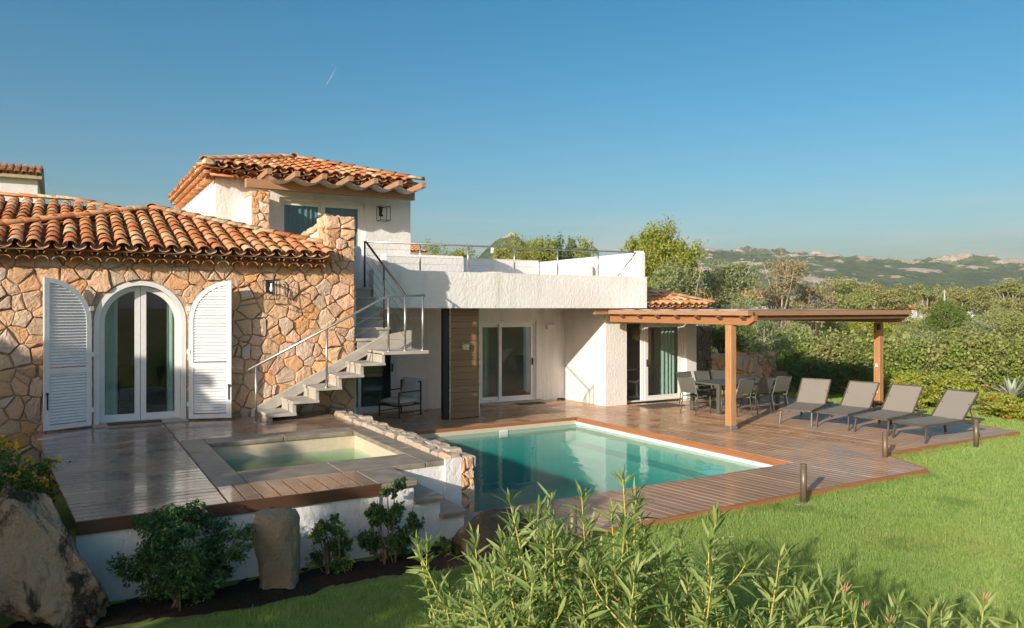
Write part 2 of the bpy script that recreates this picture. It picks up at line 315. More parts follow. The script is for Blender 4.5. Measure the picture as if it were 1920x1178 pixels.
def npmesh(name, V, F, mat, parent=None, smooth=False):
    """V (n,3) float array, F (m,k) int array, one polygon size"""
    me = bpy.data.meshes.new(name); m_, k = F.shape
    me.vertices.add(len(V)); me.vertices.foreach_set('co', np.ascontiguousarray(V, dtype=np.float32).ravel())
    me.loops.add(m_ * k); me.loops.foreach_set('vertex_index', np.ascontiguousarray(F, dtype=np.int32).ravel())
    me.polygons.add(m_); me.polygons.foreach_set('loop_start', np.arange(0, m_ * k, k, dtype=np.int32))
    me.polygons.foreach_set('loop_total', np.full(m_, k, dtype=np.int32))
    if smooth: me.polygons.foreach_set('use_smooth', np.ones(m_, dtype=bool))
    me.update(calc_edges=True); me.materials.append(M[mat] if isinstance(mat, str) else mat)
    return link(bpy.data.objects.new(name, me), parent)
class MB:
    def __init__(s): s.v = []; s.f = []
    def add(s, vs, fs):
        n = len(s.v); s.v += [Vector(v) for v in vs]; s.f += [tuple(i + n for i in f) for f in fs]; return s
    def box(s, x0, x1, y0, y1, z0, z1):
        return s.add([(x0, y0, z0), (x1, y0, z0), (x1, y1, z0), (x0, y1, z0), (x0, y0, z1), (x1, y0, z1), (x1, y1, z1), (x0, y1, z1)],
                     [(3, 2, 1, 0), (4, 5, 6, 7), (0, 1, 5, 4), (1, 2, 6, 5), (2, 3, 7, 6), (3, 0, 4, 7)])
    def bev(s, x0, x1, y0, y1, z0, z1, b=.01):
        """box with chamfered upright and top edges"""
        def ring(i, z): return [(x0 + i, y0 + b, z), (x0 + b, y0 + i, z), (x1 - b, y0 + i, z), (x1 - i, y0 + b, z), (x1 - i, y1 - b, z), (x1 - b, y1 - i, z), (x0 + b, y1 - i, z), (x0 + i, y1 - b, z)]
        rs = ring(0, z0), ring(0, z1 - b), ring(b * .8, z1)
        vs = [p for r in rs for p in r]; fs = [tuple(range(7, -1, -1)), tuple(range(16, 24))]
        for k in range(2):
            for i in range(8): j = (i + 1) % 8; fs.append((k * 8 + i, k * 8 + j, k * 8 + 8 + j, k * 8 + 8 + i))
        return s.add(vs, fs)
    def bar(s, a, b, w, h, up=(0, 0, 1)):
        a, b = Vector(a), Vector(b); d = (b - a).normalized(); up = Vector(up)
        if abs(d.dot(up)) > .98: up = Vector((1, 0, 0))
        x = d.cross(up).normalized(); y = x.cross(d)
        vs = [p + x * (sx * w / 2) + y * (sy * h / 2) for p in (a, b) for sx, sy in ((-1, -1), (1, -1), (1, 1), (-1, 1))]
        return s.add(vs, [(0, 3, 2, 1), (4, 5, 6, 7), (0, 1, 5, 4), (1, 2, 6, 5), (2, 3, 7, 6), (3, 0, 4, 7)])
    def tube(s, pts, rad, n=8, cap=True):
        pts = [Vector(p) for p in pts]; rad = rad if isinstance(rad, (list, tuple)) else [rad] * len(pts); vs = []; fs = []
        ref = None
        for i, p in enumerate(pts):
            d = (pts[min(i + 1, len(pts) - 1)] - pts[max(i - 1, 0)]).normalized()
            if ref is None: ref = Vector((0, 0, 1)) if abs(d.z) < .9 else Vector((1, 0, 0))
            x = d.cross(ref).normalized(); y = x.cross(d); ref = y if abs(d.dot(y)) < .9 else ref
            for k in range(n): a = 2 * math.pi * k / n; vs.append(p + (x * math.cos(a) + y * math.sin(a)) * rad[i])
        for i in range(len(pts) - 1):
            for k in range(n): j = (k + 1) % n; fs.append((i * n + k, i * n + j, (i + 1) * n + j, (i + 1) * n + k))
        if cap: fs += [tuple(range(n - 1, -1, -1)), tuple(range((len(pts) - 1) * n, len(pts) * n))]
        return s.add(vs, fs)
    def lathe(s, c, prof, n=20):
        vs = [(c[0] + r * math.cos(2 * math.pi * k / n), c[1] + r * math.sin(2 * math.pi * k / n), c[2] + z) for r, z in prof for k in range(n)]
        fs = [(i * n + k, i * n + (k + 1) % n, (i + 1) * n + (k + 1) % n, (i + 1) * n + k) for i in range(len(prof) - 1) for k in range(n)]
        return s.add(vs, fs)
    def prism(s, poly, axis, a, b):
        """2D polygon extruded along an axis: axis 'y' takes (x,z), 'x' takes (y,z), 'z' takes (x,y)"""
        def P(p, t): return {'y': (p[0], t, p[1]), 'x': (t, p[0], p[1]), 'z': (p[0], p[1], t)}[axis]
        n = len(poly); vs = [P(p, a) for p in poly] + [P(p, b) for p in poly]
        return s.add(vs, [tuple(range(n)), tuple(range(2 * n - 1, n - 1, -1))] + [(i, n + i, n + (i + 1) % n, (i + 1) % n) for i in range(n)])
    def sweep(s, path, prof):
        """closed profile rings already placed: list of rings of equal length"""
        n = len(prof[0]); vs = [p for r in prof for p in r]
        fs = [(i * n + k, i * n + (k + 1) % n, (i + 1) * n + (k + 1) % n, (i + 1) * n + k) for i in range(len(prof) - 1) for k in range(n)]
        return s.add(vs, fs + [tuple(range(n - 1, -1, -1)), tuple(range((len(prof) - 1) * n, len(prof) * n))])
    def build(s, name, mat, parent=None, smooth=False):
        o = meshobj(name, s.v, s.f, mat, parent, smooth)
        bm = bmesh.new(); bm.from_mesh(o.data); bmesh.ops.recalc_face_normals(bm, faces=bm.faces); bm.to_mesh(o.data); bm.free()
        return o
def inst(name, me, mat4, parent=None):
    o = bpy.data.objects.new(name, me); o.matrix_basis = mat4; return link(o, parent)
def clip(poly, n, d):
    """keep the side n.p <= d of a convex 2D polygon"""
    out = []
    for i, p in enumerate(poly):
        q = poly[(i + 1) % len(poly)]; a = n[0] * p[0] + n[1] * p[1] - d; c = n[0] * q[0] + n[1] * q[1] - d
        if a <= 0: out.append(p)
        if (a < 0 < c) or (c < 0 < a): t = a / (a - c); out.append((p[0] + (q[0] - p[0]) * t, p[1] + (q[1] - p[1]) * t))
    return out
def area(poly): return .5 * sum(poly[i][0] * poly[(i + 1) % len(poly)][1] - poly[(i + 1) % len(poly)][0] * poly[i][1] for i in range(len(poly)))
def stones(parent, O, ex, ey, en, W, H, size, mat='stone', seed=1, hole=None, depth=.05, gap=.012, keep=None, name='stone', squash=.8, extra=()):
    """irregular fieldstones over a W x H rectangle with origin O: Voronoi cells, each a bulging block of its own"""
    rg = random.Random(seed); O, ex, ey, en = Vector(O), Vector(ex), Vector(ey), Vector(en)
    nx = max(1, round(W / size)); nz = max(1, round(H / (size * squash))); pts = []
    for j in range(nz):
        for i in range(nx + (j % 2)):
            pts.append(((i + .5 - .5 * (j % 2) + rg.uniform(-.42, .42)) * W / nx, (j + .5 + rg.uniform(-.40, .40)) * H / nz))
    pts = [(min(max(p[0], .03), W - .03), min(max(p[1], .03), H - .03)) for p in pts]
    if rg.random() < 2:   # a few small fillers
        for _ in range(int(len(pts) * .3)): pts.append((rg.uniform(.03, W - .03), rg.uniform(.03, H - .03)))
    pts = [p for p in pts if all(math.dist(p, q) > size * .45 for q in extra)] + list(extra)
    res = []; wg = [(size * .42) ** 2 * rg.uniform(-1, 1) for _ in pts]          # uneven stone sizes
    for i, p in enumerate(pts):
        if hole and hole(p) is None: continue
        if keep and not keep(p): continue
        poly = [(0, 0), (W, 0), (W, H), (0, H)]
        wgt = 1
        for j, q in enumerate(pts):
            if i == j: continue
            n = (q[0] - p[0], q[1] - p[1]); l2 = n[0] ** 2 + n[1] ** 2
            if l2 > (size * 3.2) ** 2 or l2 < 1e-6: continue
            ln = math.sqrt(l2); n = (n[0] / ln, n[1] / ln)
            poly = clip(poly, n, n[0] * (p[0] + q[0]) / 2 + n[1] * (p[1] + q[1]) / 2 + (wg[i] - wg[j]) / (2 * ln) - gap * rg.uniform(.3, 1.6) * .6)
            if len(poly) < 3: break
        if len(poly) < 3: continue
        if hole:
            h = hole(p); poly = clip(poly, h[0], h[1])
            if len(poly) < 3: continue
        if area(poly) < .0035: continue
        # round the corners
        pl = []
        for k in range(len(poly)):
            a, c = poly[k - 1], poly[k]; d = poly[(k + 1) % len(poly)]
            la = math.dist(a, c); lb = math.dist(c, d); r_ = min(.014, la * .25, lb * .25)
            if la < .02: continue
            pl.append((c[0] + (a[0] - c[0]) * r_ / la, c[1] + (a[1] - c[1]) * r_ / la)); pl.append((c[0] + (d[0] - c[0]) * r_ / max(lb, 1e-6), c[1] + (d[1] - c[1]) * r_ / max(lb, 1e-6)))
        if len(pl) < 3: continue
        fine = []                                              # chipped, uneven edges
        for k in range(len(pl)):
            a, c = pl[k], pl[(k + 1) % len(pl)]; fine.append(a); d_ = math.dist(a, c)
            if d_ > .07: t_ = rg.uniform(.35, .65); j_ = rg.uniform(-.0, .10) * d_; nx_, ny_ = (c[1] - a[1]) / d_, -(c[0] - a[0]) / d_; fine.append((a[0] + (c[0] - a[0]) * t_ - nx_ * j_ * .8, a[1] + (c[1] - a[1]) * t_ - ny_ * j_ * .8))
        pl = fine
        cx = sum(v[0] for v in pl) / len(pl); cy = sum(v[1] for v in pl) / len(pl)
        tilt = (rg.uniform(-.14, .14), rg.uniform(-.14, .14)); dp = depth * rg.uniform(.5, 1.65); n = len(pl); vs = []
        for sc, dz in ((1, -.03), (1, dp * .62), (.93, dp * .95), (.5, dp * 1.08)):
            for v in pl:
                x = cx + (v[0] - cx) * sc; y = cy + (v[1] - cy) * sc
                z = dz + (0 if dz < 0 else (tilt[0] * (x - cx) + tilt[1] * (y - cy)) * min(1, dz / depth) + (rg.uniform(-.16, .16) * depth if sc < 1 else 0))
                vs.append((x - cx, y - cy, z))
        fs = [(k * n + a, k * n + (a + 1) % n, (k + 1) * n + (a + 1) % n, (k + 1) * n + a) for k in range(3) for a in range(n)] + [tuple(range(3 * n, 4 * n))]
        base = O + ex * cx + ey * cy
        me = bpy.data.meshes.new(name); me.from_pydata([tuple(ex * v[0] + ey * v[1] + en * v[2]) for v in vs], [], fs); me.materials.append(M[mat])
        o = inst(name, me, Matrix.Translation(base), parent)
        res.append(o)
    return res
def planks(parent, poly, ang, width, z, mat, gap=.009, th=.028, name='plank', seed=3, split=3.2, jit=.0015):
    """boards at angle ang (radians from +X) over a convex polygon, each a bevelled plank"""
    rg = random.Random(seed); ca, sa = math.cos(ang), math.sin(ang)
    loc = [(p[0] * ca + p[1] * sa, -p[0] * sa + p[1] * ca) for p in poly]
    v0 = min(p[1] for p in loc); v1 = max(p[1] for p in loc); k = 0; out = []
    n = max(1, round((v1 - v0) / width)); wd = (v1 - v0) / n
    for i in range(n):
        a = v0 + i * wd + gap / 2; b_ = v0 + (i + 1) * wd - gap / 2
        st = clip(clip(loc, (0, 1), b_), (0, -1), -a)
        if len(st) < 3 or area(st) < .004: continue
        u0 = min(p[0] for p in st); u1 = max(p[0] for p in st); cuts = [u0]
        x = u0 + rg.uniform(.5, 1) * split
        while x < u1 - .8: cuts.append(x); x += split
        cuts.append(u1)
        for c0, c1 in zip(cuts, cuts[1:]):
            pc = clip(clip(st, (1, 0), c1 - gap * .3), (-1, 0), -(c0 + gap * .3))
            if len(pc) < 3: continue
            cx = sum(p[0] for p in pc) / len(pc); cy = sum(p[1] for p in pc) / len(pc); m_ = len(pc)
            zz = rg.uniform(-jit, jit); bv = .004; vs = []
            for zlev, ins in ((-th, 0), (-bv, 0), (0, bv)):
                for p in pc:
                    dx, dy = p[0] - cx, p[1] - cy
                    if ins: dx -= math.copysign(min(ins, abs(dx) * .5), dx); dy -= math.copysign(min(ins, abs(dy) * .5), dy)
                    vs.append((dx, dy, zlev + zz))
            fs = [(q * m_ + e, q * m_ + (e + 1) % m_, (q + 1) * m_ + (e + 1) % m_, (q + 1) * m_ + e) for q in range(2) for e in range(m_)] + [tuple(range(2 * m_, 3 * m_))]
            me = bpy.data.meshes.new(name); me.from_pydata(vs, [], fs); me.materials.append(M[mat])
            wx = cx * ca - cy * sa; wy = cx * sa + cy * ca
            out.append(inst(name, me, Matrix.Translation((wx, wy, z)) @ Matrix.Rotation(ang, 4, 'Z') @ Matrix.Rotation(rg.gauss(0, R(.35)), 4, 'X'), parent))
    return out

# ================================================================= THE SETTING
GZ = -.12
# one sheet to the horizon with the pool's hole cut out
HX0, HX1, HY0, HY1 = 4.42, 10.48, 8.44, 14.72
def holed(name, X0, X1, Y0, Y1, z, mat, sub=1):
    xs = [X0, HX0, HX1, X1]; ys = [Y0, HY0, HY1, Y1]
    v = [(x, y, z) for y in ys for x in xs]
    f = [(j * 4 + i, j * 4 + i + 1, j * 4 + i + 5, j * 4 + i + 4) for j in range(3) for i in range(3) if (i, j) != (1, 1)]
    return meshobj(name, v, f, mat)
tag(holed('ground', -4000, 4000, -4000, 4000, GZ - .06, 'scrub'), kind='structure')
tag(holed('lawn', -30, 34, -12, 30, GZ, 'turf'), kind='structure')

# ---- hills
def vnoise(x, y, seed, octs=5, rough=.5):
    """value noise on arrays"""
    rg = np.random.default_rng(seed); T = rg.random((257, 257)); out = np.zeros_like(x); amp = 1; tot = 0; fx = 1
    for o in range(octs):
        xx = x * fx + 31.7 * o; yy = y * fx + 17.3 * o; xi = np.floor(xx).astype(int); yi = np.floor(yy).astype(int)
        tx = xx - xi; ty = yy - yi; tx = tx * tx * (3 - 2 * tx); ty = ty * ty * (3 - 2 * ty)
        g = lambda a, c: T[a % 256, c % 256]
        out += amp * ((g(xi, yi) * (1 - tx) + g(xi + 1, yi) * tx) * (1 - ty) + (g(xi, yi + 1) * (1 - tx) + g(xi + 1, yi + 1) * tx) * ty)
        tot += amp; amp *= rough; fx *= 2
    return out / tot
FWD = Vector((.5076, .8616, 0)); RGT = Vector((.8616, -.5076, 0))
def hill(name, r_ext, f_ext, nr, nf, hfun, rockfun):
    r = np.linspace(*r_ext, nr); f = np.linspace(*f_ext, nf); RR, FF = np.meshgrid(r, f)
    X = RR * RGT.x + FF * FWD.x; Y = RR * RGT.y + FF * FWD.y; Hh, rock = hfun(RR, FF, X, Y)
    V = np.stack([X, Y, Hh], -1).reshape(-1, 3)
    i = np.arange(nf - 1)[:, None] * nr + np.arange(nr - 1)[None, :]
    F = np.stack([i, i + 1, i + nr + 1, i + nr], -1).reshape(-1, 4)
    o = npmesh(name, V, F, 'hill', smooth=True)
    a = o.data.attributes.new('rock', 'FLOAT', 'POINT'); a.data.foreach_set('value', rock.reshape(-1).astype(np.float32))
    return tag(o, kind='structure')
def ridge(RR, FF, X, Y):
    crest = 104 + 14 * (vnoise(RR / 420, RR * 0 + 3, 5, 4) - .5) * 2 - 10 * np.clip((RR - 500) / 600, 0, 1)
    t = np.clip((FF - 620) / 900, 0, 1); s_ = t * t * (3 - 2 * t); back = np.clip(1 - np.clip((FF - 1560) / 500, 0, 1) ** 2, 0, 1)
    left = np.clip((RR - 60) / 260, 0, 1); left = left * left * (3 - 2 * left)
    h = crest * s_ * back * (.25 + .75 * left) + (vnoise(X / 170, Y / 170, 8, 5) - .5) * 46 * s_ - .6
    rk = vnoise(X / 38, Y / 38, 12, 5, .62) * .72 + vnoise(X / 170, Y / 170, 44, 3) * .28 + .035 * np.clip((FF - 1250) / 250, 0, 1); rk2 = vnoise(X / 33, Y / 33, 15, 4, .6)
    rock = np.clip((rk - .52) * 5, 0, 1) * (.4 + .6 * s_)
    h = h + rock * (4 + 13 * rk2) * s_ + (vnoise(X / 16, Y / 16, 21, 3) - .5) * 9 * s_
    return np.where(t > 0, h, -1.5), np.clip((rk - .53) * 6, 0, 1)
hill('hill_ridge', (-150, 1500), (600, 1950), 330, 230, ridge, None)
def cone(RR, FF, X, Y):
    cr, cf = -4.2, 600
    RR = RR + (vnoise(X / 30, Y / 30, 77, 3) - .5) * 22; d = np.sqrt(((RR - cr) / 76) ** 2 + ((FF - cf) / 75) ** 2); h = 64 * np.clip(1 - d, 0, 1) ** 1.0 * .55 + 64 * .45 * np.exp(-(d * 2.6) ** 2)
    d2 = np.sqrt(((RR + 44) / 40) ** 2 + ((FF - 620) / 60) ** 2); h = np.maximum(h, 53 * np.clip(1 - d2 * .8, 0, 1) ** .9)
    d3 = np.sqrt(((RR - 60) / 90) ** 2 + ((FF - 640) / 60) ** 2); h = np.maximum(h, 33 * np.clip(1 - d3, 0, 1))
    k = np.clip(h / 30, 0, 1); h = h + (vnoise(X / 18, Y / 18, 31, 4) - .5) * 9 * k
    rock = np.clip((vnoise(X / 24, Y / 24, 33, 4) - .56) * 5, 0, 1) + np.clip((h - 58) / 5, 0, 1) * .9
    return h - 1.5, np.clip(rock, 0, 1)
hill('hill_peak', (-160, 170), (500, 720), 150, 90, cone, None)

# ---- pool
PX0, PX1, PY0, PY1 = 4.5, 10.4, 8.5, 14.65; WZ = -.16; PD = -1.45
pool = thing('swimming_pool', 'teal swimming pool set into the decking beside the house', 'pool', (7.4, 11.5, PD))
b = MB()
b.box(PX0 - .06, PX0, PY0, PY1, PD, -.12).box(PX1, PX1 + .06, PY0, PY1, PD, -.12)
b.box(PX0 - .06, PX1 + .06, PY0 - .05, PY0, PD, -.12).box(PX0 - .06, PX1 + .06, PY1, PY1 + .06, PD, -.12)
b.box(PX0 - .06, PX1 + .06, PY0 - .05, PY1 + .06, PD - .05, PD)
b.build('basin', 'pool_wall', pool)
MB().box(PX1 - .42, PX1 - .002, PY0 + .002, PY1 - .002, PD + .002, -.55).build('shallow_ledge', 'pool_wall', pool)
wb = MB().box(PX0 + .001, PX1 - .001, PY0 + .001, PY1 - .001, PD + .001, WZ).build('water', 'water', pool)
MB().bev(PX0, PX1 + .0, PY1 - .012, PY1 + .004, -.16, -.07, .004).build('edge_strip', 'spa_wall', pool)
MB().bev(PX1 - .012, PX1 + .02, PY0, PY1 - .014, -.165, -.10, .004).build('edge_strip', 'plastic', pool)
for i, x in enumerate((6.3, 8.4)):
    MB().bev(x - .11, x + .11, PY1 - .03, PY1 - .013, -.30, -.14, .01).build('skimmer', 'plastic', pool)

# ---- decks
A_ANG = R(90 + 7)
deck = tag(MB().box(4.36, 10.44, 7.06, 8.47, -.115, -.034).build('pool_deck_near', 'earth'), kind='structure')
planks(deck, [(4.36, 7.06), (10.5, 7.06), (10.5, 8.49), (4.36, 8.49)], A_ANG, .145, 0, 'deck_grey', seed=2)
deck2 = tag(MB().prism([(10.46, 7.06), (11.92, 7.06), (12.5, 8.22), (13.62, 8.22), (13.62, 15.9), (10.46, 15.9)], 'z', -.115, -.034).build('pool_deck_side', 'earth'), kind='structure')
planks(deck2, [(10.5, 7.06), (11.94, 7.06), (12.5, 8.2), (12.5, 15.9), (10.5, 15.9)], A_ANG, .145, 0, 'deck_wet', seed=4)
planks(deck2, [(12.52, 8.2), (13.6, 8.2), (13.6, 15.9), (12.52, 15.9)], A_ANG, .145, 0, 'deck_wet', seed=5)
deck3 = tag(MB().prism([(13.64, 8.22), (17.2, 8.22), (18.0, 12.5), (18.0, 15.8), (13.64, 15.8)], 'z', -.115, -.034).build('lounger_deck', 'earth'), kind='structure')
planks(deck3, [(13.606, 8.2), (17.2, 8.2), (18.0, 12.5), (18.0, 15.8), (13.606, 15.8)], 0, .145, .001, 'deck_dry', seed=6)
deck4 = tag(MB().box(4.52, 10.46, 14.73, 17.8, -.115, -.034).build('loggia_deck', 'earth'), kind='structure')
planks(deck4, [(4.52, 14.68), (10.49, 14.68), (10.49, 17.8), (4.52, 17.8)], 0, .145, 0, 'deck_wet', seed=7)
deck5 = tag(MB().box(10.48, 12.24, 15.92, 17.8, -.115, -.034).build('loggia_deck_corner', 'earth'), kind='structure')
planks(deck5, [(10.495, 15.905), (12.24, 15.905), (12.24, 17.8), (10.495, 17.8)], 0, .145, 0, 'deck_wet', seed=8)
def edge(pts, mat, h=.11, z=.006, t=.024, parent=None):
    for a, c in zip(pts, pts[1:]):
        MB().bar((a[0], a[1], z - h / 2), (c[0], c[1], z - h / 2), t, h).build('edge_board', mat, parent)
edge([(4.36, 7.045), (11.93, 7.045)], 'deck_edge', parent=deck)
edge([(11.95, 7.05), (12.5, 8.185)], 'deck_edge', parent=deck2)
edge([(12.52, 8.185), (17.2, 8.185)], 'deck_edge', parent=deck3); edge([(17.215, 8.2), (18.015, 12.5)], 'deck_edge', parent=deck3)
edge([(PX1 + .035, 8.5), (PX1 + .035, 14.66)], 'deck_edge', .10, 0, .03, deck2)
edge([(4.52, 14.68), (10.4, 14.68)], 'deck_edge', .07, -.002, .03, deck4)

# ---- raised terrace with the spa
TZ = .66
terrace = tag(MB().box(.07, 1.34, 7.89, 14.1, GZ - .1, TZ - .034).box(1.34, 4.14, 11.9, 14.1, GZ - .1, TZ - .034).box(1.34, 2.94, 7.89, 8.66, GZ - .1, TZ - .034).build('raised_terrace', 'earth'), kind='structure')
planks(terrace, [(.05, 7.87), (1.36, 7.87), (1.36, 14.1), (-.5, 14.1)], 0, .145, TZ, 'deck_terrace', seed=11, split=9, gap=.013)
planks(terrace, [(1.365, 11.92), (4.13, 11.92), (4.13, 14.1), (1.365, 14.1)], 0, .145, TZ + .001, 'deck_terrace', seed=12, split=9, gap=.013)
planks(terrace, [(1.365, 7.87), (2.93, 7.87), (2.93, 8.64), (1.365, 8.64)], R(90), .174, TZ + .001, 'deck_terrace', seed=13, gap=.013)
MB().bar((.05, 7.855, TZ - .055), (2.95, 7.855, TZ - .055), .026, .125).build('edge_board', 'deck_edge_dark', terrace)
# white retaining wall and stone steps
tw = thing('terrace_wall', 'rough white retaining wall below the raised terrace boards', 'wall', (2, 7.9, GZ))
MB().box(.05, 2.94, 7.872, 7.96, GZ - .12, TZ - .12).build('wall_face', 'white', tw)
st = thing('garden_steps', 'stone steps on a white base leading from terrace to pool deck', 'steps', (3.6, 8.2, GZ))
b = MB(); hs = [(2.945, 3.36, TZ), (3.36, 3.69, .44), (3.69, 4.0, .235), (4.0, 4.34, .045)]
for x0, x1, z in hs: b.box(x0, x1, 7.90, 8.655, GZ - .12, z - .055)
b.build('wall_face', 'white', st)
for x0, x1, z in hs: MB().bev(x0 - .012 if x0 > 3 else x0, x1 + .03, 7.84, 8.656 if x0 > 3 else 8.66, z - .054, z, .012).build('tread', 'coping', st)
# spa
spa = thing('spa_pool', 'square sunken spa with grey stone coping on the raised terrace', 'spa', (2.7, 10.3, 0))
SX0, SX1, SY0, SY1 = 1.65, 3.9, 9.27, 11.5
b = MB().box(1.37, SX0, 8.68, 11.9, -.05, TZ - .06).box(SX1, 4.14, 8.68, 11.9, -.05, TZ - .06).box(SX0, SX1, 8.68, SY0, -.05, TZ - .06).box(SX0, SX1, SY1, 11.9, -.05, TZ - .06)
b.build('outer_wall', 'white', spa)
b = MB().box(SX0 - .01, SX0 + .02, SY0, SY1, -.05, TZ - .055).box(SX1 - .02, SX1 + .01, SY0, SY1, -.05, TZ - .055).box(SX0, SX1, SY0 - .01, SY0 + .02, -.05, TZ - .056).box(SX0, SX1, SY1 - .02, SY1 + .01, -.05, TZ - .056).box(SX0, SX1, SY0, SY1, -.08, -.05)
b.build('lining', 'spa_wall', spa)
b = MB().box(SX0 + .021, SX1 - .021, SY1 - .42, SY1 - .021, -.05, .20).box(SX0 + .021, SX0 + .45, SY0 + .021, SY1 - .43, -.05, .20); b.build('bench', 'spa_wall', spa)
MB().box(SX0 + .022, SX1 - .022, SY0 + .022, SY1 - .022, -.049, .40).build('water', 'spa_water', spa)
def slabs(parent, x0, x1, y0, y1, n, along, z=TZ, mat='coping', nm='coping_slab'):
    for i in range(n):
        g = .004
        if along == 'x': a, c = x0 + (x1 - x0) * i / n + g, x0 + (x1 - x0) * (i + 1) / n - g; MB().bev(a, c, y0, y1, z - .054, z + random.uniform(-.003, .003) + .006, .01).build(nm, mat, parent)
        else: a, c = y0 + (y1 - y0) * i / n + g, y0 + (y1 - y0) * (i + 1) / n - g; MB().bev(x0, x1, a, c, z - .054, z + random.uniform(-.003, .003) + .006, .01).build(nm, mat, parent)
slabs(spa, 1.37, SX0 + .05, 8.65, 11.91, 3, 'y'); slabs(spa, SX1 - .05, 4.13, 8.65, 11.91, 3, 'y')
slabs(spa, SX0 + .052, SX1 - .052, 8.65, SY0 + .05, 2, 'x'); slabs(spa, SX0 + .052, SX1 - .052, SY1 - .05, 11.91, 2, 'x')
jet = MB(); jet.lathe((0, 0, 0), [(.001, 0), (.05, 0), (.06, .02), (.05, .09), (.03, .13), (.001, .14)], 14); o = jet.build('float_dispenser', 'plastic', None, True)
o.location = (3.72, 9.75, .375); tag(o, 'small white floating dispenser bobbing in the spa', 'float')
# stone parapet between spa and pool
pp = thing('stone_parapet', 'low dry-stone parapet between the spa and the pool', 'wall', (4.3, 11, GZ))
MB().box(4.2, 4.47, 8.66, 14.08, -1.2, TZ - .0).build('core', 'mortar', pp)
rg = random.Random(5); y = 8.63
while y < 14.0:
    ln = rg.uniform(.2, .42); x0 = 4.14 + rg.uniform(-.02, .03); sp = rg.uniform(.42, .58)
    for xa, xb in ((x0, x0 + .36 * sp), (x0 + .36 * sp + .012, 4.52 + rg.uniform(-.03, .03))):
        z = TZ + rg.uniform(.03, .075); poly = [(xa + rg.uniform(0, .03), y + rg.uniform(0, .03)), (xb - rg.uniform(0, .03), y + rg.uniform(0, .04)), (xb - rg.uniform(0, .02), y + ln - rg.uniform(.01, .04)), (xa + rg.uniform(0, .02), y + ln - rg.uniform(.01, .04))]
        cx, cy = sum(p[0] for p in poly) / 4, sum(p[1] for p in poly) / 4; v = []
        for zz, k in ((TZ - .12, 1), (z - .03, 1.0), (z, .8)): v += [(cx + (p[0] - cx) * k, cy + (p[1] - cy) * k, zz + rg.uniform(-.012, .012)) for p in poly]
        MB().add(v, [(3, 2, 1, 0), (8, 9, 10, 11)] + [(q * 4 + i, q * 4 + (i + 1) % 4, q * 4 + 4 + (i + 1) % 4, q * 4 + 4 + i) for q in range(2) for i in range(4)]).build('stone', 'stone_cap', pp)
    y += ln
stones(pp, (4.33, 8.66, -.12), (1, 0, 0), (0, 0, 1), (0, -1, 0), .17, .8, .17, seed=41, depth=.05)
stones(pp, (4.47, 8.62, -.2), (0, 1, 0), (0, 0, 1), (1, 0, 0), 5.4, .86, .3, seed=42, depth=.045)
MB().box(3.36, 4.33, 8.662, 8.68, -.1, TZ - .05).build('wall_face', 'white', pp)
MB().box(4.1, 4.33, 8.62, 8.66, -.1, TZ + .03).build('wall_face', 'white', pp)

# ================================================================= TILED ROOFS
def tile_mesh(name, L_, r0, r1, t=.014, seg=6, flip=False):
    """half barrel, axis along local +Y (up the slope), wide end at y=0"""
    vs = []
    for y, r in ((0, r0), (L_, r1)):
        for rr in (r, r - t):
            for k in range(seg + 1):
                a = math.pi * (.06 + .88 * k / seg); z = rr * math.sin(a) * .78
                vs.append((rr * math.cos(a), y, -z + r * .55 if flip else z))
    n = seg + 1; fs = []
    for k in range(seg):
        fs += [(k, k + 1, 2 * n + k + 1, 2 * n + k), (n + k + 1, n + k, 3 * n + k, 3 * n + k + 1), (k + 1, k, n + k, n + k + 1)]
    fs += [(0, 2 * n, 3 * n, n), (seg, n + seg, 3 * n + seg, 2 * n + seg)]
    me = bpy.data.meshes.new(name); me.from_pydata(vs, [], fs); me.materials.append(M['tile'])
    me.polygons.foreach_set('use_smooth', [True] * len(me.polygons)); return me
TILE = tile_mesh('roof_tile', .46, .105, .085); PAN = tile_mesh('pan_tile', .46, .10, .105, flip=True); CAP = tile_mesh('ridge_tile', .44, .125, .105)
CAPP = CAP.copy(); CAPP.materials[0] = M['tile_pale']
def inpoly(p, poly):
    c = False
    for i in range(len(poly)):
        a, d = poly[i], poly[i - 1]
        if (a[1] > p[1]) != (d[1] > p[1]) and p[0] < (d[0] - a[0]) * (p[1] - a[1]) / (d[1] - a[1]) + a[0]: c = not c
    return c
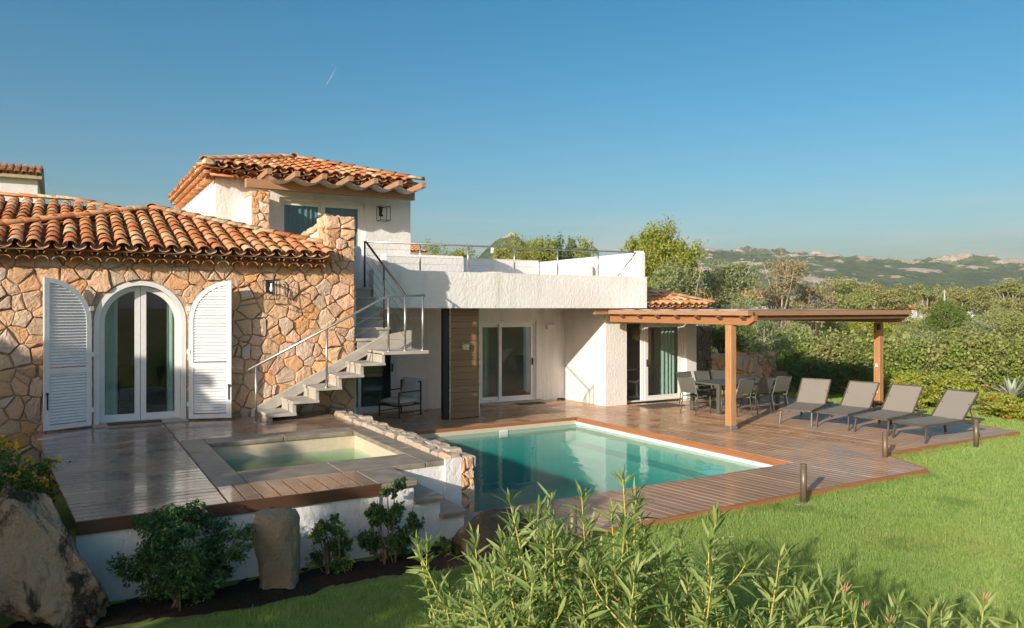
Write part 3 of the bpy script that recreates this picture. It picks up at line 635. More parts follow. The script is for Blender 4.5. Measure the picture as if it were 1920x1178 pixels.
def tile_slope(part, O, e, up, poly, seed=1, sp=.245, ex=.365, stuff=False, pans='stuff'):
    """tiles on the plane through O with eave direction e and slope direction up; poly in (along, up) metres"""
    rg = random.Random(seed); O, e, up = Vector(O), Vector(e).normalized(), Vector(up).normalized(); n = e.cross(up).normalized()
    a0 = min(p[0] for p in poly); a1 = max(p[0] for p in poly); b1 = max(p[1] for p in poly); JV, JF = [], []
    def put(me, a, bb, lift, tl, joined):
        m3 = Matrix((e, up, n)).transposed().to_4x4()
        mt = Matrix.Translation(O + e * (a + rg.uniform(-.009, .009)) + up * (bb + rg.uniform(-.02, .02)) + n * lift) @ m3 @ Matrix.Rotation(R(tl + rg.uniform(-1, 1)), 4, 'X') @ Matrix.Rotation(R(rg.uniform(-1.6, 1.6)), 4, 'Z')
        if joined:
            k = len(JV); JV.extend([tuple(mt @ v.co) for v in me.vertices]); JF.extend([tuple(i + k for i in p.vertices) for p in me.polygons])
        else: inst('roof_tile', me, mt, part)
    for i in range(int((a1 - a0) / sp) + 2):
        a = a0 + i * sp
        for j in range(int(b1 / ex) + 1):
            bb = j * ex
            if inpoly((a, bb + .2), poly): put(TILE, a, bb - .05, .045, -2.6, stuff)
            if inpoly((a + sp / 2, bb + .2), poly): put(PAN, a + sp / 2, bb - .03, -.005, -2.6, True)
    if JV:
        o = meshobj('pan_tiles' if not stuff else 'tile_course', JV, JF, 'tile', part, True); o['kind'] = 'stuff'
def caps(part, a, b_, seed=1, ex=.36, pale=.35, lift=.06):
    rg = random.Random(seed); a, b_ = Vector(a), Vector(b_); d = (b_ - a); ln = d.length; d.normalize()
    x = d.cross(Vector((0, 0, 1))).normalized(); n = x.cross(d); m3 = Matrix((x, d, n)).transposed().to_4x4()
    for i in range(int(ln / ex)):
        mt = Matrix.Translation(a + d * (i * ex + rg.uniform(-.01, .01)) + n * lift) @ m3 @ Matrix.Rotation(R(-2.2 + rg.uniform(-.8, .8)), 4, 'X') @ Matrix.Rotation(R(rg.uniform(-2, 2)), 4, 'Z')
        inst('ridge_tile', CAPP if rg.random() < pale else CAP, mt, part)
def cornice(part, a, b_, out, rows=2, sp=.245, seed=1):
    """the rows of tile mouths under an eave; out is the horizontal way out"""
    rg = random.Random(seed); a, b_, out = Vector(a), Vector(b_), Vector(out); e = (b_ - a).normalized(); ln = (b_ - a).length; m3 = Matrix((e, -out, Vector((0, 0, 1)))).transposed()
    if m3.determinant() < 0: m3 = Matrix((-e, -out, Vector((0, 0, 1)))).transposed()
    m3 = m3.to_4x4()
    for r_ in range(rows):
        off = sp / 2 if r_ % 2 == 0 else 0
        for i in range(int(ln / sp) + 1):
            p = a + e * (i * sp + off + rg.uniform(-.008, .008)) - out * (.03 + r_ * .09) + Vector((0, 0, -.115 - r_ * .095))
            if (p - a).dot(e) > ln: continue
            inst('eave_tile', TILE, Matrix.Translation(p) @ m3 @ Matrix.Rotation(R(rg.uniform(-2, 2)), 4, 'Y'), part)

# ================================================================= BUILDINGS
def slab_openings(b, x0, x1, y0, y1, z0, z1, ops):
    """upright wall along X with rectangular openings (xa, xb, za, zb)"""
    x = x0
    for xa, xb, za, zb in sorted(ops):
        if xa > x: b.box(x, xa, y0, y1, z0, z1)
        if za > z0: b.box(xa, xb, y0, y1, z0, za)
        if zb < z1: b.box(xa, xb, y0, y1, zb, z1)
        x = xb
    if x < x1: b.box(x, x1, y0, y1, z0, z1)
    return b
def sliding_door(parent, x0, x1, z0, z1, y, panels, fw=.075, handle_on=None):
    """white framed sliding door; panels (xa, xb, dy)"""
    b = MB().box(x0, x1, y - .03, y + .09, z1 - .055, z1).box(x0, x1, y - .03, y + .09, z0, z0 + .03).box(x0, x0 + .05, y - .03, y + .09, z0 + .03, z1 - .055).box(x1 - .05, x1, y - .03, y + .09, z0 + .03, z1 - .055)
    d = b.build('sliding_door', 'frame', parent)
    for i, (xa, xb, dy) in enumerate(panels):
        q = y + dy; za, zb = z0 + .032, z1 - .057
        MB().box(xa, xa + fw, q, q + .04, za, zb).box(xb - fw, xb, q, q + .04, za, zb).box(xa + fw, xb - fw, q, q + .04, za, za + fw).box(xa + fw, xb - fw, q, q + .04, zb - fw, zb).build('sash', 'frame', d)
        MB().box(xa + fw - .005, xb - fw + .005, q + .014, q + .022, za + fw - .005, zb - fw + .005).build('pane', 'glass', d)
    if handle_on is not None:
        MB().bev(handle_on - .012, handle_on + .012, y - .05, y - .0, z0 + .95, z0 + 1.15, .004).build('handle', 'iron', d)
    return d
def curtain(name, x0, x1, y, z0, z1, mat, parent=None, amp=.035, pitch=.13, seed=1):
    rg = random.Random(seed); n = max(8, int((x1 - x0) / pitch * 8)); vs = []; fs = []
    for k, z in enumerate((z0, (z0 + z1) / 2, z1)):
        for i in range(n + 1):
            x = x0 + (x1 - x0) * i / n; ph = 2 * math.pi * (x - x0) / pitch
            vs.append((x, y + amp * math.sin(ph + .5 * math.sin(ph * .37)) * (1 - .25 * (k == 2)), z))
    for k in range(2):
        for i in range(n): fs.append((k * (n + 1) + i, k * (n + 1) + i + 1, (k + 1) * (n + 1) + i + 1, (k + 1) * (n + 1) + i))
    m_ = len(vs); vs += [(v[0], v[1] + .006, v[2]) for v in vs]; fs += [tuple(m_ + i for i in reversed(f)) for f in fs]
    return meshobj(name, vs, fs, mat, parent, True)

# ---- stone wing
sw = thing('stone_wing', 'rustic stone-walled wing with barrel tile roof and shuttered arched glass door', 'house', (1.2, 14.1, GZ))
WX0, WX1, WY, WH = -2.3, 4.75, 14.1, 3.52
DX0, DX1, DSP = .34, 1.74, 2.36; DR = (DX1 - DX0) / 2; DCX = (DX0 + DX1) / 2
arch = [(DX0, TZ - .8), (DX1, TZ - .8)] + [(DCX + DR * math.cos(R(a)), DSP + DR * math.sin(R(a))) for a in range(0, 181, 12)]
b = MB()
b.box(WX0, DX0, WY, WY + .35, GZ, WH).box(DX1, WX1, WY, WY + .35, GZ, WH)
tops = [(DCX + DR * math.cos(R(a)), DSP + DR * math.sin(R(a))) for a in range(180, -1, -12)]
for p, q in zip(tops, tops[1:]): b.add([(p[0], WY, p[1]), (q[0], WY, q[1]), (q[0], WY, WH), (p[0], WY, WH), (p[0], WY + .35, p[1]), (q[0], WY + .35, q[1]), (q[0], WY + .35, WH), (p[0], WY + .35, WH)], [(0, 1, 2, 3), (7, 6, 5, 4), (0, 4, 5, 1), (3, 2, 6, 7)])
b.box(DX0, DX1, WY, WY + .35, GZ, TZ - .002)
b.box(WX1 - .35, WX1, WY + .35, 20.5, GZ, WH).box(WX0, WX0 + .3, WY + .35, 20.5, GZ, WH).box(WX0, WX1, 20.5, 20.8, GZ, WH)
wall = b.build('wall', 'mortar', sw)
def door_hole(p):
    x, z = p[0] + WX0, p[1] + GZ; m_ = .05
    if z < DSP:
        if DX0 - m_ < x < DX1 + m_ and z > -9: return None
        return ((1, 0), DX0 - .015 - WX0) if x <= DX0 else ((-1, 0), -(DX1 + .015 - WX0))
    d = math.hypot(x - DCX, z - DSP)
    if d < DR + m_: return None
    n = ((x - DCX) / d, (z - DSP) / d)
    return ((-n[0], -n[1]), -(n[0] * (DCX - WX0) + n[1] * (DSP - GZ) + DR + .015))
ST = stones(wall, (WX0, WY, GZ), (1, 0, 0), (0, 0, 1), (0, -1, 0), WX1 - WX0, WH - GZ, .29, seed=19, hole=door_hole, depth=.034, gap=.012, extra=[(DCX - WX0 + (DR + .17 + .03 * (a % 2)) * math.cos(R(180 * (a + .5) / 9)), DSP - GZ + (DR + .17 + .03 * (a % 2)) * math.sin(R(180 * (a + .5) / 9))) for a in range(9)], keep=lambda p: not (p[0] + WX0 < 4.1 and p[1] + GZ < TZ - .12 and p[0] + WX0 > -.1) and p[0] + WX0 > -1.75)
stones(wall, (WX1, WY, GZ), (0, 1, 0), (0, 0, 1), (1, 0, 0), 1.5, WH - GZ, .4, seed=20, depth=.03)
# arched door: surround, frames, panes, curtains
def arch_ring(x0, x1, zb, zs, w, y0, y1, b):
    r = (x1 - x0) / 2; cx = (x0 + x1) / 2
    out = [(x0, zb)] + [(cx - r * math.cos(R(a)), zs + r * math.sin(R(a))) for a in range(0, 181, 10)] + [(x1, zb)]
    ri = r - w; inn = [(x0 + w, zb)] + [(cx - ri * math.cos(R(a)), zs + ri * math.sin(R(a))) for a in range(0, 181, 10)] + [(x1 - w, zb)]
    n = len(out); v = [(p[0], y, p[1]) for y in (y0, y1) for p in out + inn]; f = []
    for i in range(n - 1): f += [(i, i + 1, n + i + 1, n + i), (2 * n + i + 1, 2 * n + i, 3 * n + i, 3 * n + i + 1), (i + 1, i, 2 * n + i, 2 * n + i + 1), (n + i, n + i + 1, 3 * n + i + 1, 3 * n + i)]
    f += [(0, n, 3 * n, 2 * n), (n - 1, 3 * n - 1, 4 * n - 1, 2 * n - 1)]; return b.add(v, f)
b = MB(); arch_ring(DX0, DX1, TZ + .0, DSP, .075, WY - .012, WY + .30, b); b.box(DX0 + .075, DX1 - .075, WY + .13, WY + .22, TZ, TZ + .035)
dr = b.build('arched_door', 'frame', sw)
def half_leaf(side):
    """one leaf of the arched pair: outline with straight inner stile"""
    xi = DCX + side * .004; ro = DR - .08; pts = []
    out = [(xi, TZ + .04)] + [(xi, DSP + ro)] ; angs = range(90, -1, -10)
    outer = [(xi, TZ + .04), (xi, DSP + math.sqrt(ro ** 2 - .004 ** 2))] + [(DCX + side * ro * math.cos(R(a)), DSP + ro * math.sin(R(a))) for a in range(80, -1, -10)] + [(DCX + side * ro, TZ + .04)]
    rn = ro - .085; xn = xi + side * .085
    a0 = math.degrees(math.acos(min(1, abs(xn - DCX) / rn)))
    inner = [(xn, TZ + .15), (xn, DSP + rn * math.sin(R(a0)))] + [(DCX + side * rn * math.cos(R(a)), DSP + rn * math.sin(R(a))) for a in np.linspace(a0 * .89, 0, 9)] + [(DCX + side * rn, TZ + .15)]
    n = len(outer); assert len(inner) == n, (len(inner), n)
    y0, y1 = WY + .14, WY + .195; v = [(p[0], y, p[1]) for y in (y0, y1) for p in outer + inner]; f = []
    for i in range(n):
        j = (i + 1) % n; f += [(i, j, n + j, n + i), (2 * n + j, 2 * n + i, 3 * n + i, 3 * n + j), (j, i, 2 * n + i, 2 * n + j), (n + i, n + j, 3 * n + j, 3 * n + i)]
    MB().add(v, f).build('sash', 'frame', dr)
    v = [(p[0], y, p[1]) for y in (WY + .163, WY + .171) for p in inner]
    MB().add(v, [tuple(range(n)), tuple(range(2 * n - 1, n - 1, -1))] + [(i, n + i, n + (i + 1) % n, (i + 1) % n) for i in range(n)]).build('pane', 'glass', dr)
for s_ in (-1, 1): half_leaf(s_)
curtain('curtain', DX0 + .10, DX0 + .36, WY + .235, TZ + .02, 3.1, 'curtain_green', dr, .03, .12)
curtain('curtain', DX1 - .28, DX1 - .10, WY + .235, TZ + .02, 3.1, 'curtain_green', dr, .03, .12)
MB().bev(DX0 - .02, DX1 + .02, WY - .22, WY + .13, TZ + .003, TZ + .028, .006).build('door_sill', 'concrete', sw)
rm = MB(); rm.box(WX0 + .32, WX1 - .37, WY + .36, 19.5, TZ - .05, TZ + .001); rm.build('room_floor', 'floor_in', sw)
rm = MB().box(WX0 + .31, WX1 - .36, 17.6, 17.7, TZ, WH - .1).box(-1.0, -.95, WY + .36, 17.6, TZ, WH - .1).box(3.2, 3.25, WY + .36, 17.6, TZ, WH - .1).box(WX0 + .31, WX1 - .36, WY + .36, 17.7, WH - .1, WH - .02); rm.build('room_wall', 'room', sw)
# louvred shutters, hinged open
def shutter(hx, hy, side, ang, name_lbl):
    """local: hinge at x=0, leaf runs to x=w; arched on the hinge side"""
    w = DR - .0; ro = DR; z0, zs = TZ + .03, DSP + .02; t = .045; fr = .075
    # outline: the arc falls towards the hinge; tallest at the free edge
    def outl(ins):
        r = ro - ins; x_in = w - ins; a_max = math.acos(max(-1, min(1, (ro - x_in) / r))) if ins else math.pi / 2
        arc = [(ro - r * math.cos(a), zs + r * math.sin(a)) for a in np.linspace(0, a_max, 11)]
        return [(ins, z0 + ins)] + arc + [(x_in, z0 + ins)]
    o_, i_ = outl(0), outl(fr); n = len(o_)
    v = [(p[0], y, p[1]) for y in (0, t) for p in o_ + i_]; f = []
    for i in range(n):
        j = (i + 1) % n; f += [(i, j, n + j, n + i), (2 * n + j, 2 * n + i, 3 * n + i, 3 * n + j), (j, i, 2 * n + i, 2 * n + j), (n + i, n + j, 3 * n + j, 3 * n + i)]
    b = MB().add(v, f); zm = TZ + .95; b.box(fr - .002, w - fr + .002, .001, t - .001, zm - .045, zm + .045)
    M4 = Matrix.Translation((hx, hy, 0)) @ Matrix.Rotation(ang, 4, 'Z') @ Matrix.Diagonal((side, 1, 1, 1))
    b.v = [M4 @ p for p in b.v]; sh = b.build('shutter', 'shutter', sw); sh['label'] = name_lbl
    z = z0 + fr + .02
    while z < zs + ro - fr - .03:
        if abs(z - zm) > .065:
            xa = fr
            if z + .02 > zs: xa = ro - math.sqrt(max(.0001, (ro - fr) ** 2 - (z + .02 - zs) ** 2))
            if w - fr - xa > .05:
                q = MB().add([(xa - .004, .004, z), (w - fr + .004, .004, z), (w - fr + .004, .036, z + .048), (xa - .004, .036, z + .048), (xa - .004, .012, z - .006), (w - fr + .004, .012, z - .006), (w - fr + .004, .044, z + .042), (xa - .004, .044, z + .042)], [(0, 1, 2, 3), (7, 6, 5, 4), (0, 4, 5, 1), (1, 5, 6, 2), (2, 6, 7, 3), (3, 7, 4, 0)])
                q.v = [M4 @ p for p in q.v]; q.build('slat', 'shutter', sh)
        z += .047
    for zz in (TZ + .25, TZ + 1.15, TZ + 1.9):
        q = MB().box(-.03, .03, -.012, -.001, zz, zz + .07); q.v = [M4 @ p for p in q.v]; q.build('hinge', 'frame', sh)
    q = MB().box(w - .05, w - .035, -.02, -.001, TZ + .35, TZ + .62).box(w - .05, w - .02, -.035, -.02, TZ + .58, TZ + .62); q.v = [M4 @ p for p in q.v]; q.build('latch', 'iron', sh)
shutter(DX0 - .03, WY - .10, -1, R(22), 'left white louvred shutter, swung half off the wall')
shutter(DX1 + .03, WY - .10, 1, R(-20), 'right white louvred shutter, swung half off the wall')
# roofs of the stone wing
EZ, EY = 3.56, 13.72; PT = .30; nrm = math.sqrt(1 + PT * PT)
XA, XB = -1.95, 4.88; XC = 4.24; AX = (XA + XB) / 2; AY = EY + (XB - XA) / 2; AZ = EZ + PT * (AY - EY)
b = MB().add([(XA, EY, EZ - .05), (XB, EY, EZ - .05), (AX, AY, AZ - .05), (XA, AY, EZ - .05), (XB, 20.6, EZ - .05), (AX, 20.6, AZ - .05), (XA, 20.6, EZ - .05)], [(0, 1, 2), (1, 4, 5, 2), (0, 2, 5, 6)])
b.v[0:7] = [Vector((XA, EY, EZ - .05)), Vector((XC, EY, EZ - .05)), Vector((AX, AY, AZ - .05)), Vector((XA, AY, EZ - .05)), Vector((XB, 20.6, EZ - .05)), Vector((AX, 20.6, AZ - .05)), Vector((XA, 20.6, EZ - .05))]
b.box(XA + .3, WX1 - .002, WY - .0, WY + .2, EZ - .10, EZ - .05)
roof = b.build('roof', 'mortar', sw)
hgt = (AY - EY) * nrm
tile_slope(roof, (XA, EY, EZ), (1, 0, 0), (0, 1 / nrm, PT / nrm), [(0, -.1), (XC - XA, -.1), (XC - XA, (XB - XC) / ((XB - XA) / 2) * hgt), ((XB - XA) / 2, hgt)], 3)
tile_slope(roof, (XB, EY, EZ), (0, 1, 0), (-1 / nrm, 0, PT / nrm), [(1.0, -.1), (6.9, -.1), (6.9, hgt), (AY - EY, hgt), (1.0, 1.0)], 4, stuff=True)
tile_slope(roof, (XA, 20.6, EZ), (0, -1, 0), (1 / nrm, 0, PT / nrm), [(0, -.1), (6.9, -.1), (6.9 - (AY - EY), hgt), (0, hgt)], 5, stuff=True)
caps(roof, (XC, EY + XB - XC, EZ + PT * (XB - XC) + .02), (AX, AY, AZ + .02), 6, pale=.55); caps(roof, (XA, EY, EZ + .02), (AX, AY, AZ + .02), 7, pale=.2); caps(roof, (AX, AY - .1, AZ + .02), (AX, 20.4, AZ + .02), 8)
cornice(roof, (XA + .1, EY, EZ), (XC - .05, EY, EZ), (0, -1, 0), 2, seed=9)
# second, higher roof behind
b2y, b2x, b2z = 20.0, .1, 5.0; e2y = 15.4; e2z = b2z - PT * (b2y - e2y)
r2 = MB().add([(-9, e2y, e2z - .06), (4.7, e2y, e2z - .06), (b2x, b2y, b2z - .06), (-9, b2y, b2z - .06), (4.7, 24.6, e2z - .06), (-9, 24.6, e2z - .06)], [(0, 1, 2, 3), (1, 4, 2), (3, 2, 4, 5)]).build('roof', 'mortar', sw)
h2 = (b2y - e2y) * nrm
tile_slope(r2, (-9, e2y, e2z), (1, 0, 0), (0, 1 / nrm, PT / nrm), [(5.5, 1.2), (9 + 3.6, 1.2), (9 + b2x, h2), (5.5, h2)], 12)
caps(r2, (4.7, e2y, e2z + .02), (b2x, b2y, b2z + .02), 13, pale=.6); caps(r2, (-3.5, b2y, b2z + .02), (b2x + .1, b2y, b2z + .02), 14, pale=.2)
# stone pier and stair wall above the eave
bp = thing('balcony_wall', 'stone-capped white balcony wall ending in a stone pier above the stairs', 'wall', (4.5, 14.1, 3.4))
pc = MB().box(4.22, 4.745, 14.105, 14.6, 3.53, 4.33).build('pier', 'mortar', bp)
stones(pc, (4.2, 14.105, 3.50), (1, 0, 0), (0, 0, 1), (0, -1, 0), .55, .86, .27, seed=51, depth=.045)
stones(pc, (4.22, 14.62, 3.36), (0, -1, 0), (0, 0, 1), (-1, 0, 0), .5, 1.0, .27, seed=52, depth=.03)
stones(pc, (4.74, 14.1, 3.36), (0, 1, 0), (0, 0, 1), (1, 0, 0), .5, 1.0, .27, seed=56, depth=.03)
stones(pc, (4.2, 14.1, 4.33), (1, 0, 0), (0, 1, 0), (0, 0, 1), .56, .55, .25, seed=53, depth=.05)
MB().prism([(14.6, 3.3), (16.6, 3.3), (16.6, 4.1), (14.6, 4.25)], 'x', 4.35, 4.62).build('wall_face', 'white', bp)
rg = random.Random(9); y = 14.62
while y < 16.5:
    ln = rg.uniform(.22, .36); z = 4.25 - (y - 14.6) * .075
    v = []
    for zz, k in ((z - .03, 1), (z + .05, 1), (z + .09 + rg.uniform(0, .03), .75)): v += [(4.485 + sx * .19 * k + rg.uniform(-.02, .02), y + ln / 2 + sy * ln * .47 * k + rg.uniform(-.01, .01), zz + rg.uniform(-.01, .01)) for sx, sy in ((-1, -1), (1, -1), (1, 1), (-1, 1))]
    MB().add(v, [(3, 2, 1, 0), (8, 9, 10, 11)] + [(q * 4 + i, q * 4 + (i + 1) % 4, q * 4 + 4 + (i + 1) % 4, q * 4 + 4 + i) for q in range(2) for i in range(4)]).build('stone', 'stone', bp); y += ln

# ---- upper storey
uh = thing('upper_storey', 'white upper room with hipped barrel tile roof and curtained glass door', 'house', (4.8, 16.6, 3.05))
UX0, UX1, UY0, UY1, UZ = 2.62, 6.98, 16.6, 21.9, 5.45; FL = 3.05
b = slab_openings(MB(), UX0, UX1, UY0, UY0 + .3, FL - .6, UZ, [(3.92, 5.86, FL, 5.02)])
b.box(UX0, UX0 + .3, UY0 + .3, UY1, FL - .6, UZ).box(UX1 - .3, UX1, UY0 + .3, UY1, FL - .6, UZ).box(UX0, UX1, UY1, UY1 + .3, FL - .6, UZ)
b.build('wall', 'white', uh)
sliding_door(uh, 3.92, 5.86, FL, 5.02, UY0 + .1, [(3.97, 4.90, .045), (4.86, 5.81, -.01)], .09)
curtain('curtain', 4.0, 5.8, UY0 + .235, FL + .02, 4.98, 'curtain_blue', uh, .03, .12)
MB().box(UX0 + .3, UX1 - .3, UY0 + .5, UY1, UZ - .1, UZ).box(UX0 + .3, UX1 - .3, UY0 + 1.8, UY0 + 1.9, FL, UZ - .1).box(UX0 + .3, UX1 - .3, UY0 + .3, UY1, FL - .05, FL).build('room_wall', 'room', uh)
ex0, ex1, ey0, ey1, ez = 2.34, 7.12, 16.2, 22.3, 5.50; pt = .30; nr2 = math.sqrt(1 + pt * pt); hw = (ex1 - ex0) / 2; ax = (ex0 + ex1) / 2; ay = ey0 + hw; az = ez + pt * hw
b = MB().add([(ex0, ey0, ez - .05), (ex1, ey0, ez - .05), (ex1, ey1, ez - .05), (ex0, ey1, ez - .05), (ax, ay, az - .05), (ax, ey1 - hw, az - .05)], [(0, 1, 4), (1, 2, 5, 4), (2, 3, 5), (3, 0, 4, 5)])
b.box(UX0 - .02, UX1 + .02, UY0 - .02, UY1, ez - .12, ez - .052)
ur = b.build('roof', 'mortar', uh)
h3 = hw * nr2
tile_slope(ur, (ex0, ey0, ez), (1, 0, 0), (0, 1 / nr2, pt / nr2), [(0, -.1), (ex1 - ex0, -.1), (hw, h3)], 21)
tile_slope(ur, (ex0, ey1, ez), (0, -1, 0), (1 / nr2, 0, pt / nr2), [(0, -.1), (ey1 - ey0, -.1), (ey1 - ey0 - hw, h3), (hw, h3)], 22)
tile_slope(ur, (ex1, ey0, ez), (0, 1, 0), (-1 / nr2, 0, pt / nr2), [(0, -.1), (ey1 - ey0, -.1), (ey1 - ey0 - hw, h3), (hw, h3)], 23, stuff=True)
for i, p in enumerate(((ex0, ey0), (ex1, ey0))): caps(ur, (p[0], p[1], ez + .02), (ax, ay, az + .02), 24 + i, pale=.3)
caps(ur, (ax, ay - .1, az + .02), (ax, ey1 - hw, az + .02), 27)
cornice(ur, (ex0 + .1, ey0, ez), (ex1 - .05, ey0, ez), (0, -1, 0), 2, seed=28)
cornice(ur, (ex0, ey1 - .05, ez), (ex0, ey0 + .1, ez), (-1, 0, 0), 2, seed=29)
MB().bev(ex0 - .03, ex0 + .22, ey0 - .03, ey0 + .2, ez + .02, ez + .14, .05).build('ridge_tile', 'tile_pale', ur)
# little sun roof over the upper door
sr = thing('door_canopy', 'timber door canopy with white cloth below the upper tile roof', 'canopy', (4.9, 16.1, 5.1))
MB().bev(3.08, 6.78, 15.86, 16.0, 5.06, 5.24, .012).build('beam', 'timber_grey', sr)
for i in range(7):
    x = 3.45 + i * .56; b = MB().add([(x - .05, 15.42, 5.29), (x + .05, 15.42, 5.29), (x + .05, 16.6, 5.25), (x - .05, 16.6, 5.25), (x - .05, 15.42, 5.40), (x + .05, 15.42, 5.40), (x + .05, 16.6, 5.36), (x - .05, 16.6, 5.36)], [(3, 2, 1, 0), (4, 5, 6, 7), (0, 1, 5, 4), (1, 2, 6, 5), (2, 3, 7, 6), (3, 0, 4, 7)]); b.build('rafter', 'timber_grey', sr)
def sag_sheet(name, xs, y0, y1, zf, sag, mat, parent, along='x', nn=6):
    vs = []; fs = []; cols = []
    for a, c in zip(xs, xs[1:]): cols += [(a + (c - a) * k / nn, -sag * math.sin(math.pi * k / nn)) for k in range(nn)]
    cols.append((xs[-1], 0)); n = len(cols)
    for y in np.linspace(y0, y1, 5):
        for x, dz in cols: vs.append((x, y, zf(y) + dz))
    for j in range(4):
        for i in range(n - 1): fs.append((j * n + i, j * n + i + 1, (j + 1) * n + i + 1, (j + 1) * n + i))
    m_ = len(vs); vs += [(v[0], v[1], v[2] + .008) for v in vs]; fs += [tuple(m_ + i for i in reversed(f)) for f in fs]
    return meshobj(name, vs, fs, mat, parent, True)
sag_sheet('cloth', [3.45 + i * .56 for i in range(7)], 15.46, 16.55, lambda y: 5.275 - (y - 15.5) * .02, .10, 'canvas', sr)
# stone pillar at the left of the upper door, with its white flank
up = thing('stone_pillar', 'slim stone pillar beside the upper curtained door', 'pillar', (3.5, 15.9, 3.4))
MB().box(3.20, 3.55, 15.95, 16.58, 3.3, 4.95).build('core', 'white', up)
stones(up, (3.20, 15.95, 3.5), (1, 0, 0), (0, 0, 1), (0, -1, 0), .36, 1.5, .24, seed=54, depth=.04)
stones(up, (3.18, 15.93, 4.95), (1, 0, 0), (0, 1, 0), (0, 0, 1), .40, .62, .22, seed=55, depth=.05)

# ---- terrace block over the loggia
tb = thing('terrace_block', 'white stucco ground floor with a flat roof terrace over its loggia', 'house', (9, 17, 0))
TX0, TX1, TY0, TY1 = 4.76, 13.24, 15.4, 20.2
MB().box(5.62, TX1, TY0, TY0 + .3, 2.6, 3.43).build('fascia', 'white', tb)
MB().box(TX0 + .0, TX1 - .3, TY0 + .302, TY1, 2.6, FL).box(TX0, 5.618, 15.72, 15.75, 2.6, FL).build('roof_slab', 'white', tb)
# soft-edged parapets
MB().bev(TX1 - .28, TX1, TY0 + .302, TY1 + .3, 2.6, 4.08, .07).build('parapet', 'white', tb)
MB().bev(TX1 - .30, TX1 + .002, TY0 - .002, TY0 + .30, 3.0, 4.12, .07).build('parapet', 'white', tb)
MB().bev(6.99, TX1 - .29, TY1, TY1 + .3, FL, 4.12, .06).build('parapet', 'white', tb)
MB().bev(6.2, 8.3, 16.3, 16.58, FL, 3.86, .06).build('parapet', 'white', tb)
MB().bev(5.0, 5.5, 15.76, 16.1, FL - .3, 3.95, .06).build('parapet', 'white', tb)
b = slab_openings(MB(), TX0, 12.24, 17.8, 18.05, GZ, 2.6, [(5.2, 7.1, .05, 2.2), (9.5, 11.28, .06, 2.22)]); b.box(TX0, TX0 + .15, 14.45, 17.8, GZ, 2.6)
b.build('wall', 'white', tb)
sliding_door(tb, 5.2, 7.1, .05, 2.2, 17.85, [(5.25, 6.2, .05), (6.12, 7.05, -.005)], .075, 7.0)
sliding_door(tb, 9.5, 11.28, .06, 2.22, 17.88, [(9.55, 10.2, .05), (10.12, 11.23, -.005)], .085, 11.18)
MB().box(9.4, 11.4, 17.55, 17.80, .003, .045).build('door_sill', 'concrete', tb)
MB().box(4.95, 12.2, 20.0, 20.1, 0, 2.6).box(8.2, 8.3, 18.06, 20.0, 0, 2.6).box(4.95, 12.2, 18.06, 20.0, -.04, .04).build('room_wall', 'room', tb)
curtain('curtain', 5.35, 6.2, 18.3, .06, 2.3, 'curtain_green', tb); curtain('curtain', 9.6, 9.95, 18.2, .06, 2.3, 'curtain_green', tb)

# ---- dining wing
dw = thing('dining_wing', 'white dining room wing with low tiled roof and open glass door', 'house', (14, 16, 0))
b = MB().box(12.24, 12.95, 15.88, 16.2, GZ, 2.59).box(12.24, 12.5, 16.2, 18.0, GZ, 2.59).box(15.12, 15.5, 15.88, 16.2, GZ, 2.59).box(12.95, 15.12, 15.88, 16.2, 2.24, 2.59).box(15.25, 15.5, 16.2, 20.5, GZ, 2.59).box(12.5, 15.25, 20.3, 20.5, GZ, 2.59)
b.build('wall', 'white', dw)
sliding_door(dw, 12.952, 15.118, .03, 2.238, 16.04, [(13.72, 15.06, -.005)], .11, 13.78)
MB().box(13.62, 13.72, 16.09, 16.13, .06, 2.18).build('sash', 'frame', dw)
MB().box(12.5, 15.25, 16.2, 20.3, -.05, .012).build('room_floor', 'floor_in', dw)
MB().box(12.5, 15.25, 16.2, 20.3, 2.5, 2.58).box(12.502, 15.25, 19.4, 19.5, 0, 2.5).build('room_wall', 'room', dw)
curtain('curtain', 14.45, 14.98, 16.22, .03, 2.4, 'curtain_green', dw, .035, .13); curtain('curtain', 13.05, 13.9, 19.2, .03, 2.4, 'curtain_blue', dw, .04, .16)
dx0, dx1, dy0, dz = 13.26, 15.82, 15.5, 2.66
roofd = MB().add([(dx0, dy0, dz - .05), (dx1, dy0, dz - .05), (dx1, 21, dz - .05), (dx0, dy0 + 2.56, dz - .05 + PT * 2.56), (dx0, 21, dz - .05 + PT * 2.56)], [(0, 1, 3), (1, 2, 4, 3)]); roofd.box(dx0, 15.5, 15.86, 16.3, dz - .12, dz - .052)
rd = roofd.build('roof', 'mortar', dw)
tile_slope(rd, (dx0, dy0, dz), (1, 0, 0), (0, 1 / nrm, PT / nrm), [(.08, -.1), (dx1 - dx0, -.1), (.08, 2.5 * nrm)], 31)
tile_slope(rd, (dx1, dy0, dz), (0, 1, 0), (-1 / nrm, 0, PT / nrm), [(0, -.1), (5.4, -.1), (5.4, 2.5 * nrm), (2.5, 2.5 * nrm)], 32, stuff=True)
caps(rd, (dx1, dy0, dz + .02), (dx0 + .15, dy0 + 2.4, dz + PT * 2.4 + .02), 33, pale=.1)
cornice(rd, (dx0 + .05, dy0, dz), (dx1 - .05, dy0, dz), (0, -1, 0), 1, seed=34)

